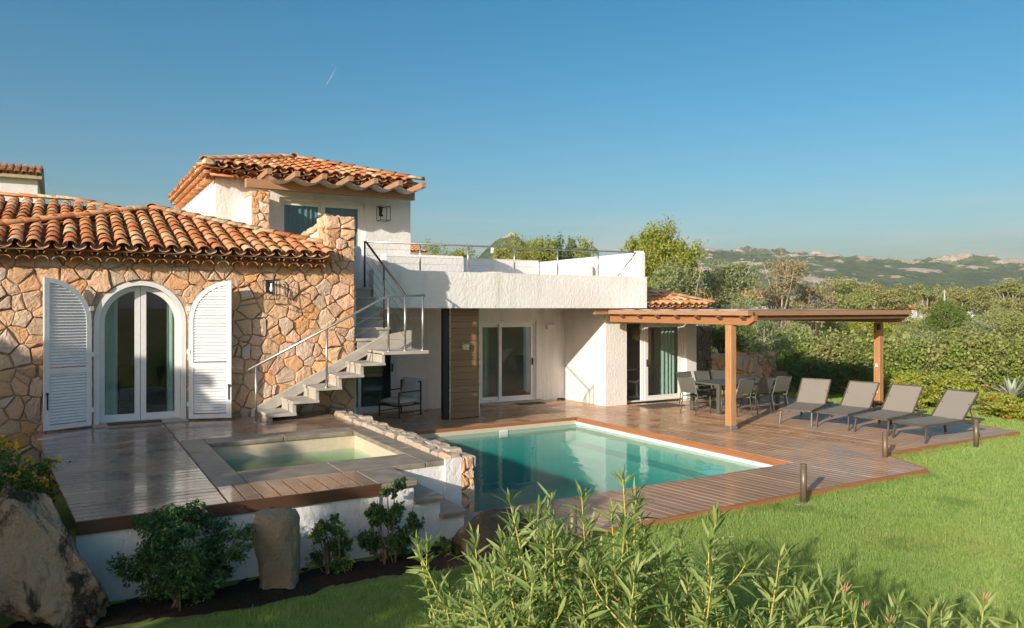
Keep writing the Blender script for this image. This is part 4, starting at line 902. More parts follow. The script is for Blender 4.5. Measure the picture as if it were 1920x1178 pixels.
# ================================================================= OBJECTS
# ---- outside staircase
ss = thing('staircase', 'pale concrete outdoor staircase climbing the stone wall to the roof terrace', 'staircase', (4.3, 13.6, TZ))
RZ = [TZ + .12, .98, 1.19, 1.39, 1.59]; XS = [2.96, 3.37, 3.77, 4.18, 4.59, 5.0]
for i in range(5):
    x0, x1, z = XS[i], XS[i + 1], RZ[i]
    b = MB().bev(x0 - .05, x1 + .03, 13.12, 14.02, z - .045, z, .008); zn = RZ[i + 1] if i < 4 else 1.80
    b.box(x1 - .03, x1 + .028, 13.17, 14.02, z - .002, zn - .044)
    b.box(x0 - .02, x0 + .036, 13.17, 14.02, (z - .22) if i else TZ, z - .046) if i == 0 else None
    b.build('step', 'concrete', ss)
MB().bev(4.97, 5.88, 13.08, 14.08, 1.74, 1.80, .008).build('landing', 'concrete', ss)
MB().prism([(2.80, TZ), (2.98, TZ), (5.0, 1.72), (5.88, 1.74), (5.88, 2.16), (5.30, 2.06), (2.80, .77)], 'y', 13.93, 14.05).build('stringer', 'concrete', ss)
for i in range(6):
    z = 1.80 + (i + 1) * .2083; y = 14.1 + i * .27
    MB().bev(4.79, 5.6, y - .03, y + .29, z - .05, z, .008).build('step', 'concrete', ss)
    MB().box(4.82, 5.58, y, y + .05, z - .2083, z - .05).build('riser', 'concrete', ss)
MB().prism([(14.1, 1.72), (15.75, 2.95), (15.75, 2.72), (14.3, 1.62)], 'x', 4.80, 4.95).build('stringer', 'concrete', ss)
rl = thing('stair_railing', 'steel stair railing with thin cables in front of the stone wall', 'railing', (4.2, 13.15, TZ))
MB().tube([(2.60, 13.15, 1.56), (5.07, 13.15, 2.82), (5.82, 13.15, 2.84)], .022, 10).build('handrail', 'steel', rl, True)
for x, z0, z1 in ((2.72, TZ, 1.62), (3.93, 1.19, 2.24), (5.09, 1.80, 2.82), (5.42, 1.80, 2.83), (5.78, 1.80, 2.83)):
    b = MB().tube([(x, 13.15, z0), (x, 13.15, z1)], .021, 10); b.lathe((x, 13.15, z0), [(.001, .012), (.045, .012), (.045, 0)], 12); b.build('post', 'steel', rl, True)
for k in range(1, 5):
    d = k * .2
    MB().tube([(3.93, 13.15, 2.22 - d), (5.09, 13.15, 2.82 - d)], .0035, 5).build('cable', 'steel', rl)
    MB().tube([(5.09, 13.15, 2.82 - d), (5.25, 13.15, 2.815 - d), (5.42, 13.15, 2.82 - d)], .0035, 5).build('cable', 'steel', rl)
    MB().tube([(5.42, 13.15, 2.82 - d), (5.6, 13.15, 2.805 - d), (5.78, 13.15, 2.82 - d)], .0035, 5).build('cable', 'steel', rl)
    MB().tube([(5.45, 13.2, 2.83 - d), (5.47, 15.4, 3.98 - d)], .0035, 5).build('cable', 'iron', rl)
MB().tube([(5.44, 13.16, 2.83), (5.46, 15.42, 4.02)], .022, 10).build('handrail', 'iron', rl, True)
MB().tube([(5.455, 14.35, 2.2), (5.455, 14.35, 3.46)], .02, 8).build('post', 'iron', rl, True)
tr = thing('terrace_railing', 'steel and cable railing along the edge of the roof terrace', 'railing', (9, 15.5, 3.43))
MB().tube([(5.44, 15.5, 4.03), (12.98, 15.5, 4.07)], .02, 10).build('handrail', 'steel', tr, True)
for x in (5.46, 6.75, 7.95, 9.2, 10.45, 11.7): MB().tube([(x, 15.5, 3.43 if x > 5.6 else 3.05), (x, 15.5, 4.04)], .02, 8).build('post', 'steel' if x > 6 else 'iron', tr, True)
MB().tube([(12.35, 15.5, 3.44), (12.93, 15.5, 4.05)], .012, 8).build('brace', 'steel', tr, True)
for k in range(1, 4): MB().tube([(5.46, 15.5, 4.03 - k * .15), (12.93, 15.5, 4.06 - k * .15)], .003, 5).build('cable', 'steel', tr)

# ---- wood-clad shower screen
sh = thing('shower_screen', 'tall brown board-clad shower screen standing under the loggia edge', 'screen', (8, 15.85, 0))
MB().box(7.50, 8.43, 15.86, 16.0, 0, 2.597).build('core', 'iron', sh)
for i in range(17):
    z = .02 + i * .151; MB().bev(7.66, 8.40, 15.832, 15.858, z, z + .144, .004).build('board', 'cladding', sh)
for x in (7.635, 8.405): MB().box(x, x + .022, 15.825, 15.86, .0, 2.595).build('edge_trim', 'brass', sh)
o = thing('screen_lamp', 'small brushed metal lamp mounted on the brown shower screen', 'lamp', (8.03, 15.82, 1.7))
MB().bev(7.94, 8.13, 15.74, 15.83, 1.645, 1.78, .03).build('shade', 'brass', o); MB().box(7.96, 8.11, 15.755, 15.825, 1.625, 1.644).build('lens', 'plastic', o)

# ---- armchair
ac = thing('lounge_armchair', 'black metal armchair with white cushions under the loggia', 'armchair', (6.95, 17.15, 0))
LEG = {'fl': (6.47, 16.78), 'bl': (6.62, 17.48), 'fr': (7.18, 16.66), 'br': (7.38, 17.28)}
def armchair():
    # seat faces -X/-Y: local frame u (width) and w (depth)
    b = {}
    c = Vector((6.9, 17.05, 0)); fx = Vector((-.93, -.37, 0)); sx = Vector((-.37, .93, 0))   # front and side directions
    P = lambda a, s, z: c + fx * a + sx * s + Vector((0, 0, z))
    for a, s, z in ((.36, -.34, .60), (.36, .34, .60), (-.36, -.34, .82), (-.36, .34, .82)): MB().bar(P(a, s, 0), P(a, s, z), .028, .028).build('leg', 'iron', ac)
    for s in (-.34, .34): MB().bar(P(.37, s, .60), P(-.36, s, .60), .04, .022).build('armrest', 'iron', ac)
    q = MB()
    for s in (-.34, .34): q.bar(P(.36, s, .28), P(-.36, s, .28), .028, .028).bar(P(.36, s, .12), P(-.36, s, .12), .018, .018)
    for a in (.36, -.36): q.bar(P(a, -.34, .28), P(a, .34, .28), .028, .028)
    q.bar(P(-.36, -.34, .81), P(-.36, .34, .81), .028, .028); q.build('frame', 'iron', ac)
    def cush(a0, a1, s0, s1, z0, z1, name, lean=0):
        n = 7; vs = []; fs = []
        for side in (0, 1):
            for i in range(n + 1):
                for j in range(n + 1):
                    u, v = i / n, j / n; k = (1 - (2 * u - 1) ** 6) * (1 - (2 * v - 1) ** 6); th = (z1 - z0) / 2 * (.35 + .65 * k)
                    vs.append((a0 + (a1 - a0) * u, s0 + (s1 - s0) * v, (z0 + z1) / 2 + (th if side else -th)))
        for i in range(n):
            for j in range(n):
                a = i * (n + 1) + j; fs.append((a, a + 1, a + n + 2, a + n + 1)); o_ = (n + 1) ** 2; fs.append((o_ + a, o_ + a + n + 1, o_ + a + n + 2, o_ + a + 1))
        per = [i * (n + 1) for i in range(n + 1)] + [n * (n + 1) + j for j in range(1, n + 1)] + [i * (n + 1) + n for i in range(n - 1, -1, -1)] + [j for j in range(n - 1, 0, -1)]
        o_ = (n + 1) ** 2
        for i in range(len(per)): a, d = per[i], per[(i + 1) % len(per)]; fs.append((a, d, o_ + d, o_ + a))
        if lean: vs = [(-.30 + (v[2] - .12) - (v[0]) * .22, v[1], .40 + v[0]) for v in vs]
        bb = MB().add([P(*v) for v in vs], fs); bb.build(name, 'cushion', ac, True)
    cush(-.33, .35, -.31, .31, .29, .44, 'seat_cushion'); cush(0, .48, -.30, .30, .04, .20, 'back_cushion', 1)
armchair()

# ---- pergola
pg = thing('pergola', 'larch pergola with white cane cover over the dining deck', 'pergola', (15, 13, 0))
for i, (x, y) in enumerate(((12.22, 11.5), (17.72, 11.72))):
    p = MB().bev(x - .085, x + .085, y - .085, y + .085, .02, 2.24, .012).build('post', 'timber', pg)
    MB().bev(x - .1, x + .1, y - .1, y + .1, .002, .085 if i == 0 else .2, .006).build('post_shoe', 'steel' if i == 0 else 'iron', p)
for i in range(2): MB().bev(17.60, 17.636, 11.68, 11.74, .45 + i * .66, .53 + i * .66, .008).build('socket_box', 'plastic', pg)
MB().bev(17.57, 17.65, 11.60, 11.68, 2.06, 2.2, .02).build('spotlight', 'iron', pg)
for x, ya in ((12.22, 10.82), (17.72, 11.05)):
    MB().prism([(ya, 2.442), (15.6, 2.442), (15.6, 2.245), (ya + .16, 2.245), (ya, 2.33)], 'x', x - .06, x + .06).build('beam', 'timber_x', pg)
YR = [11.05 + i * .66 for i in range(7)]
for i, y in enumerate(YR): MB().prism([(12.05, 2.41), (12.05, 2.51), (17.86, 2.51), (17.86, 2.41), (17.76, 2.35), (12.12, 2.35)], 'y', y - .05, y + .05).build('rafter', 'rafter', pg)
MB().bev(12.02, 12.19, 10.85, 15.5, 2.447, 2.553, .008).build('top_board', 'timber_grey', pg); MB().bev(12.2, 17.84, 10.92, 10.985, 2.447, 2.553, .008).build('top_board', 'timber_grey', pg)
MB().bev(11.6, 17.85, 15.52, 15.60, 2.44, 2.55, .01).build('rafter', 'timber_grey', pg)
def pcover():
    vs, fs = [], []; nx, ny = 26, 30
    for j in range(ny + 1):
        y = 11.0 + 4.35 * j / ny
        for i in range(nx + 1):
            x = 12.04 + 5.74 * i / nx; ph = (y - YR[0]) / .66
            vs.append((x, y, 2.545 + .012 * abs(math.cos(math.pi * ph)) - .03 * abs(math.sin(math.pi * ph)) + .012 * math.sin(x * 2.1 + y) * abs(math.sin(math.pi * ph)) + .012))
    for j in range(ny):
        for i in range(nx): a = j * (nx + 1) + i; fs.append((a, a + 1, a + nx + 2, a + nx + 1))
    m_ = len(vs); vs += [(v[0], v[1], v[2] + .008) for v in vs]; fs += [tuple(m_ + i for i in reversed(f)) for f in fs]
    meshobj('cover', vs, fs, 'canvas', pg, True)
pcover()

# ---- dining set
TC = Vector((14.75, 13.72, 0)); TL, TW = 2.2, 1.0
dt = thing('dining_table', 'grey aluminium dining table under the pergola', 'table', TC)
MB().bev(TC.x - TL / 2, TC.x + TL / 2, TC.y - TW / 2, TC.y + TW / 2, .70, .74, .008).build('tabletop', 'alu_green', dt)
for sx in (-1, 1):
    for sy in (-1, 1): x, y = TC.x + sx * (TL / 2 - .05), TC.y + sy * (TW / 2 - .05); MB().bev(x - .045, x + .045, y - .045, y + .045, .002, .70, .006).build('leg', 'alu_green', dt)
MB().box(TC.x - TL / 2 + .1, TC.x + TL / 2 - .1, TC.y - .42, TC.y - .39, .63, .70).box(TC.x - TL / 2 + .1, TC.x + TL / 2 - .1, TC.y + .39, TC.y + .42, .63, .70).build('apron', 'alu_green', dt)
def make_chair():
    r = thing('dining_chair', 'x', 'chair', (0, 0, 0), 'grey sling dining chairs')
    w, d = .25, .23      # seat faces +Y
    for s in (-1, 1):
        x = s * w
        MB().tube([(x, d, .0), (x, d - .01, .43)], .0135, 7).build('leg', 'alu_green', r, True)
        MB().tube([(x, -d - .05, .0), (x, -d + .03, .43), (x, -d - .13, .90)], .0135, 7).build('leg', 'alu_green', r, True)
        MB().tube([(x, d - .01, .435), (x, -d + .03, .425)], .012, 7).build('seat_rail', 'alu_green', r, True)
    MB().tube([(-w, -d - .13, .9), (w, -d - .13, .9)], .0135, 7).build('top_rail', 'alu_green', r, True)
    MB().tube([(-w, d - .01, .15), (w, d - .01, .15)], .009, 6).build('stretcher', 'alu_green', r, True)
    MB().tube([(-w, -d + .0, .2), (w, -d + .0, .2)], .009, 6).build('stretcher', 'alu_green', r, True)
    v = []; n = 6
    for i in range(n + 1):
        t = i / n; y = d - .01 + (-2 * d + .06) * t; z = .437 - .012 * t - .02 * math.sin(math.pi * t); v += [(-w + .01, y, z), (w - .01, y, z)]
    f = [(2 * i, 2 * i + 1, 2 * i + 3, 2 * i + 2) for i in range(n)]; m_ = len(v); v += [(a, b_, c - .006) for a, b_, c in v]; f += [tuple(m_ + i for i in reversed(q)) for q in f]
    meshobj('seat', v, f, 'fabric_dark', r, True)
    v = []
    for i in range(n + 1):
        t = i / n; z = .52 + .375 * t; y = -d + .03 - .16 * (z - .43) / .47 - .012 * math.sin(math.pi * t); v += [(-w + .008, y, z), (w - .008, y, z)]
    m_ = len(v); f = [(2 * i, 2 * i + 1, 2 * i + 3, 2 * i + 2) for i in range(n)]; v += [(a, b_ - .006, c) for a, b_, c in v]; f += [tuple(m_ + i for i in reversed(q)) for q in f]
    meshobj('backrest', v, f, 'fabric_dark', r, True); return r
CH = make_chair(); spots = [
 (13.98, 12.98, 0, 'grey sling chair nearest the pergola post, on the pool side of the table'),
 (14.62, 12.95, 2, 'grey sling chair in the middle of the pool side of the table'),
 (15.28, 12.97, -2, 'grey sling chair on the lounger end of the table pool side'),
 (14.05, 14.5, 182, 'grey sling chair across the table nearest the white wing'),
 (14.68, 14.52, 179, 'grey sling chair in the middle of the far side of the table'),
 (15.3, 14.5, 181, 'grey sling chair across the table nearest the stone garden wall'),
 (13.36, 13.7, -88, 'grey sling chair at the table end facing the house door'),
 (16.12, 13.75, 92, 'grey sling chair at the table end by the loungers')]
for i, (x, y, a, lb) in enumerate(spots):
    o = CH if i == 0 else copy_tree(CH); o.location = (x, y, .003); o.rotation_euler.z = R(a); o['label'] = lb

# ---- sun loungers
def make_lounger():
    r = thing('sun_lounger', 'x', 'sun lounger', (0, 0, 0), 'sun loungers on the deck')
    Wd = .33; Lf = 1.22; bl = .74; ba = R(45); SZ = .33     # foot at x=0, head towards +X
    def sling(name, p0, p1, sag, mat='fabric'):
        n = 8; v = []
        for i in range(n + 1):
            t = i / n; x = p0[0] + (p1[0] - p0[0]) * t; z = p0[1] + (p1[1] - p0[1]) * t - sag * math.sin(math.pi * t)
            for j in range(5): y = -Wd + 2 * Wd * j / 4; v.append((x, y, z - sag * .6 * math.sin(math.pi * j / 4)))
        f = [(i * 5 + j, (i + 1) * 5 + j, (i + 1) * 5 + j + 1, i * 5 + j + 1) for i in range(n) for j in range(4)]
        m_ = len(v); v += [(a, b_, c - .008) for a, b_, c in v]; f += [tuple(m_ + i for i in reversed(q)) for q in f]
        return meshobj(name, v, f, mat, r, True)
    sling('seat', (.02, SZ + .02), (Lf, SZ + .035), .006); hx, hz = Lf + math.cos(ba) * bl, SZ + .035 + math.sin(ba) * bl
    sling('backrest', (Lf + .01, SZ + .045), (hx, hz), .006)
    b = MB()
    for s in (-1, 1): b.bar((0, s * Wd, SZ), (1.92, s * Wd, SZ), .03, .042)
    b.bar((0, -Wd, SZ), (0, Wd, SZ), .03, .042).bar((1.92, -Wd, SZ), (1.92, Wd, SZ), .03, .042); b.build('frame', 'alu', r)
    b = MB()
    for s in (-1, 1): b.bar((Lf, s * (Wd - .0), SZ + .04), (hx, s * (Wd - .0), hz), .022, .028, (0, 1, 0))
    b.bar((hx, -Wd, hz), (hx, Wd, hz), .022, .028); b.build('back_frame', 'alu', r)
    for s in (-1, 1):
        MB().bar((.09, s * Wd, SZ), (.02, s * (Wd + .015), 0), .028, .045, (1, 0, 0)).build('leg', 'alu', r)
        MB().bar((1.62, s * Wd, SZ), (1.72, s * (Wd + .015), 0), .028, .045, (1, 0, 0)).build('leg', 'alu', r)
    MB().tube([(1.35, -Wd + .04, SZ - .02), (1.35, Wd - .04, SZ - .02)], .011, 6).build('crossbar', 'alu', r)
    b = MB()
    for s in (-1, 1): b.bar((1.62, s * (Wd - .05), SZ - .01), (1.50, s * (Wd - .05), SZ + .33), .016, .02)
    b.build('back_strut', 'alu', r); return r
LG = make_lounger()
for i, (x, y, a, lb) in enumerate([
 (13.88, 11.17, 23, 'grey sling sun lounger closest to the dining table'),
 (14.13, 10.43, 13, 'grey sling sun lounger just in front of the far pergola post'),
 (14.25, 9.6, 9, 'grey sling sun lounger between the far pergola post and the outermost lounger'),
 (14.15, 8.73, -3, 'outermost grey sling sun lounger beside the bollard on the lawn edge')]):
    o = LG if i == 0 else copy_tree(LG); o.location = (x, y, .004); o.rotation_euler.z = R(a); o['label'] = lb

# ---- bollards
for x, y, lb in ((8.77, 6.92, 'bronze bollard light in front of the near deck corner by the pool'), (12.25, 7.98, 'bronze bollard light at the inner corner of the deck'), (15.15, 7.98, 'bronze bollard light beside the outermost lounger'), (4.75, 6.75, 'bronze bollard light half hidden behind the oleanders')):
    t = thing('bollard_light', lb, 'bollard', (x, y, GZ), 'bronze bollard lights along the deck')
    MB().tube([(x, y, GZ + .02), (x, y, GZ + .54)], .045, 16).build('post', 'bollard', t, True)
    MB().lathe((x, y, GZ + .54), [(.045, 0), (.044, .02), (.001, .024)], 16).build('cap', 'bollard', t)
    MB().bev(x - .14, x + .14, y - .12, y + .12, GZ - .02, GZ + .022, .01).build('base_plate', 'concrete', t)

# ---- mats
def rug(x0, x1, y0, y1, z, lb, edged=False):
    t = thing('doormat', lb, 'mat', ((x0 + x1) / 2, (y0 + y1) / 2, z))
    MB().bev(x0, x1, y0, y1, z, z + .012, .006).build('pile', 'mat', t)
    if edged: MB().box(x0 - .015, x1 + .015, y0 - .015, y0, z, z + .015).box(x0 - .015, x1 + .015, y1, y1 + .015, z, z + .015).box(x0 - .015, x0, y0, y1, z, z + .015).box(x1, x1 + .015, y0, y1, z, z + .015).build('border', 'mat_edge', t)
rug(.55, 1.32, 13.88, 14.08, TZ + .029, 'brown doormat with dark rim before the arched door', True)
rug(10.4, 11.2, 17.2, 17.52, .003, 'dark doormat before the loggia sliding door')
rug(12.95, 14.1, 14.85, 15.55, .004, 'grey mat on the deck before the dining room door')

# ---- lanterns and wall lamps
def lantern(x, y, z, w, h, arm, lb):
    t = thing('wall_lantern', lb, 'lantern', (x, y, z), 'black wall lanterns'); yc = y - arm - w / 2
    b = MB(); e = .011
    for sx in (-1, 1):
        for sy in (-1, 1): b.bar((x + sx * w / 2, yc + sy * w / 2, z), (x + sx * w / 2, yc + sy * w / 2, z + h), e, e)
    for zz in (z, z + h):
        for s in (-1, 1): b.bar((x - w / 2, yc + s * w / 2, zz), (x + w / 2, yc + s * w / 2, zz), e, e).bar((x + s * w / 2, yc - w / 2, zz), (x + s * w / 2, yc + w / 2, zz), e, e)
    b.build('cage', 'iron', t); MB().bev(x - .05, x + .05, y - .02, y + .0, z + h * .35, z + h * 1.05, .006).build('back_plate', 'iron', t)
    MB().bar((x, y - .01, z + h * .95), (x, yc, z + h * .95), .02, .02).build('arm', 'iron', t)
    q = MB().lathe((x, yc, z + h * .38), [(.001, 0), (.028, .02), (.034, .06), (.02, .11), (.018, .16), (.001, .16)], 12); q.build('bulb', 'plastic', t, True)
lantern(3.13, 14.06, 2.76, .24, .34, .10, 'black cage lantern on the stone wall over the stairs')
lantern(6.24, 16.6, 4.62, .24, .32, .05, 'black cage lantern on the white upper storey wall')
t = thing('wall_lamp', 'small white box lamp on the loggia back wall', 'lamp', (11.72, 17.78, 2.05)); MB().bev(11.58, 11.86, 17.69, 17.80, 2.02, 2.14, .012).build('housing', 'plastic', t); MB().box(11.60, 11.84, 17.70, 17.79, 2.008, 2.019).build('lens', 'cushion', t)
t = thing('pet_bowl', 'small dark bowl on the deck by the loggia wall', 'bowl', (11.95, 17.55, 0)); MB().lathe((11.95, 17.55, .003), [(.001, .012), (.09, .012), (.10, .05), (.115, .055), (.12, .0)], 18).build('bowl', 'iron', t, True)
MB().lathe((11.95, 17.55, .003), [(.001, .035), (.085, .035)], 14).build('content', 'earth', t)

# ---- dining room inside
t = thing('pendant_lamp', 'round cream pendant globe hanging inside the dining room', 'lamp', (14.5, 17.3, 2.0))
MB().lathe((14.5, 17.3, 1.82), [(.2 * math.sin(math.pi * k / 12) + .001, -.19 * math.cos(math.pi * k / 12)) for k in range(13)], 24).build('globe', 'lampglobe', t, True); MB().tube([(14.5, 17.3, 2.01), (14.5, 17.3, 2.5)], .006, 6).build('cord', 'plastic', t)
t = thing('pedestal_table', 'round white pedestal table inside the dining room', 'table', (14.45, 18.2, 0)); MB().lathe((14.45, 18.2, .012), [(.001, .74), (.6, .74), (.6, .715), (.08, .69), (.04, .5), (.045, .2), (.12, .06), (.32, .0)], 28).build('table_body', 'plastic', t, True)
def tulip(x, y, a, lb):
    t = thing('tulip_chair', lb, 'chair', (x, y, 0), 'white pedestal chairs'); rot = Matrix.Translation((x, y, .012)) @ Matrix.Rotation(R(a), 4, 'Z')
    b = MB().lathe((0, 0, 0), [(.24, 0), (.2, .012), (.05, .05), (.025, .16), (.028, .36), (.07, .41)], 20); b.v = [rot @ v for v in b.v]; b.build('pedestal', 'plastic', t, True)
    vs = []; fs = []; n, m_ = 18, 8
    for i in range(m_ + 1):
        for k in range(n):
            an = 2 * math.pi * k / n; back = max(0, -math.sin(an)); tt = i / m_; rr = .06 + .19 * math.sin(tt * math.pi / 2); zz = .40 + (.06 + .40 * back ** 1.5) * tt ** 2
            vs.append(rot @ Vector((rr * math.cos(an), rr * math.sin(an) - .09 * back * tt ** 3, zz)))
    for i in range(m_):
        for k in range(n): fs.append((i * n + k, i * n + (k + 1) % n, (i + 1) * n + (k + 1) % n, (i + 1) * n + k))
    fs.append(tuple(range(n - 1, -1, -1))); MB().add(vs, fs).build('shell', 'plastic', t, True)
tulip(14.22, 17.0, 40, 'white tulip chair nearest the open dining room door'); tulip(14.95, 18.95, 150, 'white tulip chair behind the door on the far side of the pedestal table')
# chairs seen dimly through the arched door
def shell_chair(x, y, a, lb):
    t = thing('shell_chair', lb, 'chair', (x, y, TZ), 'dark shell chairs in the stone room'); rot = Matrix.Translation((x, y, TZ)) @ Matrix.Rotation(R(a), 4, 'Z')
    vs = []; fs = []; n, m_ = 12, 8
    for i in range(m_ + 1):
        s = i / m_
        for k in range(n + 1):
            u = (k / n - .5) * .5
            if s < .5: y_ = .24 - .48 * s / .5; z_ = .45 - .02 * math.sin(math.pi * s * 2) + .25 * u * u
            else: y_ = -.24 - .08 * (s - .5) / .5 + .5 * u * u; z_ = .45 + .42 * (s - .5) / .5
            vs.append(rot @ Vector((u, y_, z_)))
    for i in range(m_):
        for k in range(n): a_ = i * (n + 1) + k; fs.append((a_, a_ + 1, a_ + n + 2, a_ + n + 1))
    meshobj('shell', vs, fs, 'black', t, True)
    for sx in (-1, 1):
        for sy in (-1, 1): b = MB().tube([rot @ Vector((sx * .14, sy * .14, .44)), rot @ Vector((sx * .2, sy * .2, .0))], [.014, .01], 7); b.build('leg', 'timber', t)
shell_chair(.75, 15.7, 30, 'dark shell chair dimly seen through the left pane of the arched door'); shell_chair(1.75, 15.3, -60, 'dark shell chair dimly seen through the right pane of the arched door')
t = thing('lounge_pod', 'rounded white lounge seat at the far right of the roof terrace', 'seat', (12.2, 17.6, FL))
MB().bev(11.75, 12.7, 17.2, 18.1, FL + .002, FL + .42, .14).build('seat', 'cushion', t); MB().bev(12.5, 12.85, 17.15, 18.15, FL + .30, FL + .82, .12).build('backrest', 'cushion', t)
t = thing('roof_terrace_pouf', 'low white pouf on the roof terrace behind the cable railing', 'pouf', (9.7, 17.4, FL)); MB().lathe((9.7, 17.4, FL + .002), [(.36, 0), (.42, .08), (.44, .3), (.40, .44), (.3, .5), (.001, .52)], 24).build('body', 'cushion', t, True); MB().lathe((9.7, 17.4, FL + .522), [(.08, 0), (.07, .02), (.001, .022)], 12).build('button', 'fabric', t)

# ---- boulders
def rock(name, lb, c, rx, ry, rz, mat, seed, shape=None, sub=4, rough=.22):
    bm = bmesh.new(); bmesh.ops.create_icosphere(bm, subdivisions=sub, radius=1)
    P = np.array([v.co[:] for v in bm.verts]); rgs = np.random.default_rng(seed)
    for k in range(9):                                     # planar facets
        n = rgs.normal(size=3); n /= np.linalg.norm(n); d = rgs.uniform(.62, .85); t_ = P @ n - d; P = np.where((t_ > 0)[:, None], P - n * (t_ * .86)[:, None], P)
    s = (vnoise(P[:, 0] * 2 + 5, P[:, 1] * 2 + P[:, 2] * 2.7 + 9, seed, 5, .55) - .5) * rough + (vnoise(P[:, 0] * 6 + P[:, 1] * 3, P[:, 2] * 6 + P[:, 1] * 5, seed + 1, 4, .6) - .5) * rough * .55 - np.clip(.06 - np.abs(vnoise(P[:, 0] * 2.6 + P[:, 2], P[:, 1] * 2.6 - P[:, 2] * .7, seed + 2, 3) - .5), 0, 1) * rough * 2.2
    P = P * (1 + s)[:, None]
    if shape: P = shape(P)
    P = P * np.array([rx, ry, rz]) + np.array([0, 0, rz])
    for v, p in zip(bm.verts, P): v.co = p
    me = bpy.data.meshes.new(name); bm.to_mesh(me); bm.free(); me.materials.append(M[mat]); me.polygons.foreach_set('use_smooth', [True] * len(me.polygons))
    o = bpy.data.objects.new(name, me); o.location = (c[0], c[1], c[2]); COL.objects.link(o); return tag(o, lb, 'boulder')
def wedge(P):
    z = (P[:, 2] + 1) / 2; Q = P.copy(); w = 1.12 - .72 * np.clip(z, 0, 1) ** 1.0; Q[:, 0] = P[:, 0] * w - .52 * z + .1; Q[:, 1] = P[:, 1] * w; Q[:, 2] = np.clip(P[:, 2] * 1.1, -1, 1.1); return Q
bo = rock('boulder', 'big slanting granite boulder with black stains at the terrace corner', (-.13, 7.62, GZ - .10), .60, .40, .64, 'boulder', 3, wedge, 6, .34); bo.rotation_euler.z = math.atan2(RGT.y, RGT.x)
def pillar(P):
    Q = P.copy(); z = P[:, 2]; r = np.hypot(P[:, 0], P[:, 1]) + 1e-6; k = np.clip((1 - np.abs(z) ** 5) ** .35, .2, 1) / np.maximum(np.sqrt(np.clip(1 - z * z, .04, 1)), .2); k = np.minimum(k, 1.9)
    Q[:, 0] *= k; Q[:, 1] *= k; return Q
rock('standing_stone', 'upright rounded granite stone standing before the white terrace wall', (1.72, 7.42, GZ - .12), .225, .17, .455, 'menhir', 8, pillar, 5, .17)
rock('dark_boulder', 'dark rounded boulder below the stone steps behind the oleander', (4.05, 7.2, GZ - .3), .5, .42, .40, 'rock_dark', 12, None, 5, .2)

# ================================================================= GARDEN AND LANDSCAPE
def place(r, F, z=GZ):
    """r = sideways distance per metre ahead of the camera's standpoint, F = metres ahead"""
    p = RGT * (r * F) + FWD * F; return Vector((p.x, p.y, z))
def leafcloud(name, P, size, mat, parent=None, aspect=.42, up=.25, seed=1, var=.35, droop=0.):
    g = np.random.default_rng(seed); n = len(P); d = g.normal(size=(n, 3)); d[:, 2] += up; d[:, 2] -= droop
    d /= np.linalg.norm(d, axis=1)[:, None]; s = np.cross(d, g.normal(size=(n, 3))); s /= np.linalg.norm(s, axis=1)[:, None] + 1e-9
    L_ = (size * (1 + g.uniform(-var, var, n)))[:, None]; w = L_ * aspect * .5
    V = np.stack([P - d * L_ * .5, P + s * w - d * L_ * .05, P + d * L_ * .5, P - s * w - d * L_ * .05], 1).reshape(-1, 3)
    F = np.arange(n * 4).reshape(n, 4); return npmesh(name, V, F, mat, parent)
def blobpts(blobs, n, seed, shell=.5, sub=None):
    """points through a set of ellipsoids (c, (rx,ry,rz)), gathered in small twig clumps"""
    g = np.random.default_rng(seed); vol = np.array([b_[1][0] * b_[1][1] * b_[1][2] for b_ in blobs]) ** .75; vol = vol / vol.sum(); out = []
    for (c, r), v in zip(blobs, vol):
        k = max(4, int(n * v)); nc = max(3, k // 14)
        u = g.normal(size=(nc, 3)); u /= np.linalg.norm(u, axis=1)[:, None]; rad = g.uniform(0, 1, nc) ** shell; cc = u * rad[:, None]
        idx = g.integers(0, nc, k); p = cc[idx] + g.normal(size=(k, 3)) * .13
        out.append(p * np.array(r) + np.array(c))
    return np.concatenate(out)
def crown_blobs(c, rx, rz, k, seed, br=.48):
    g = random.Random(seed); out = []
    for i in range(k):
        a = g.uniform(0, 2 * math.pi); t = math.sqrt(g.uniform(0, 1)); h = g.uniform(-1, 1); f = math.sqrt(max(.1, 1 - h * h * .8)); s = br * g.uniform(.6, 1.25)
        out.append(((c[0] + rx * t * f * math.cos(a) * .75, c[1] + rx * t * f * math.sin(a) * .75, c[2] + rz * h * .72), (rx * s, rx * s, rz * s * .85)))
    return out
def limbs(name, base, targets, r0, mat, parent, seed=1, fork=.4):
    g = random.Random(seed); b = MB(); base = Vector(base); mid = Vector((sum(t[0] for t in targets) / len(targets), sum(t[1] for t in targets) / len(targets), base.z))
    zmin = min(t[2] for t in targets); fk = base + (Vector((mid.x, mid.y, 0)) - Vector((base.x, base.y, 0))) * .3; fk.z = base.z + max(.15, (zmin - base.z)) * fork
    b.tube([base - Vector((0, 0, .1)), base.lerp(fk, .5) + Vector((g.uniform(-.05, .05), g.uniform(-.05, .05), 0)), fk], [r0 * 1.25, r0, r0 * .85], 8)
    for t in targets:
        t = Vector(t); m1 = fk.lerp(t, .4) + Vector((g.uniform(-.12, .12), g.uniform(-.12, .12), g.uniform(0, .15))) * (t - fk).length * .6
        b.tube([fk, m1, t], [r0 * .6, r0 * .34, r0 * .1], 6)
        for q in range(2):
            e = t + Vector((g.uniform(-1, 1), g.uniform(-1, 1), g.uniform(-.2, .8))) * (t - fk).length * .3; b.tube([m1, m1.lerp(e, .6) + Vector((0, 0, .03)), e], [r0 * .25, r0 * .14, r0 * .05], 5)
    return b.build(name, mat, parent, True)
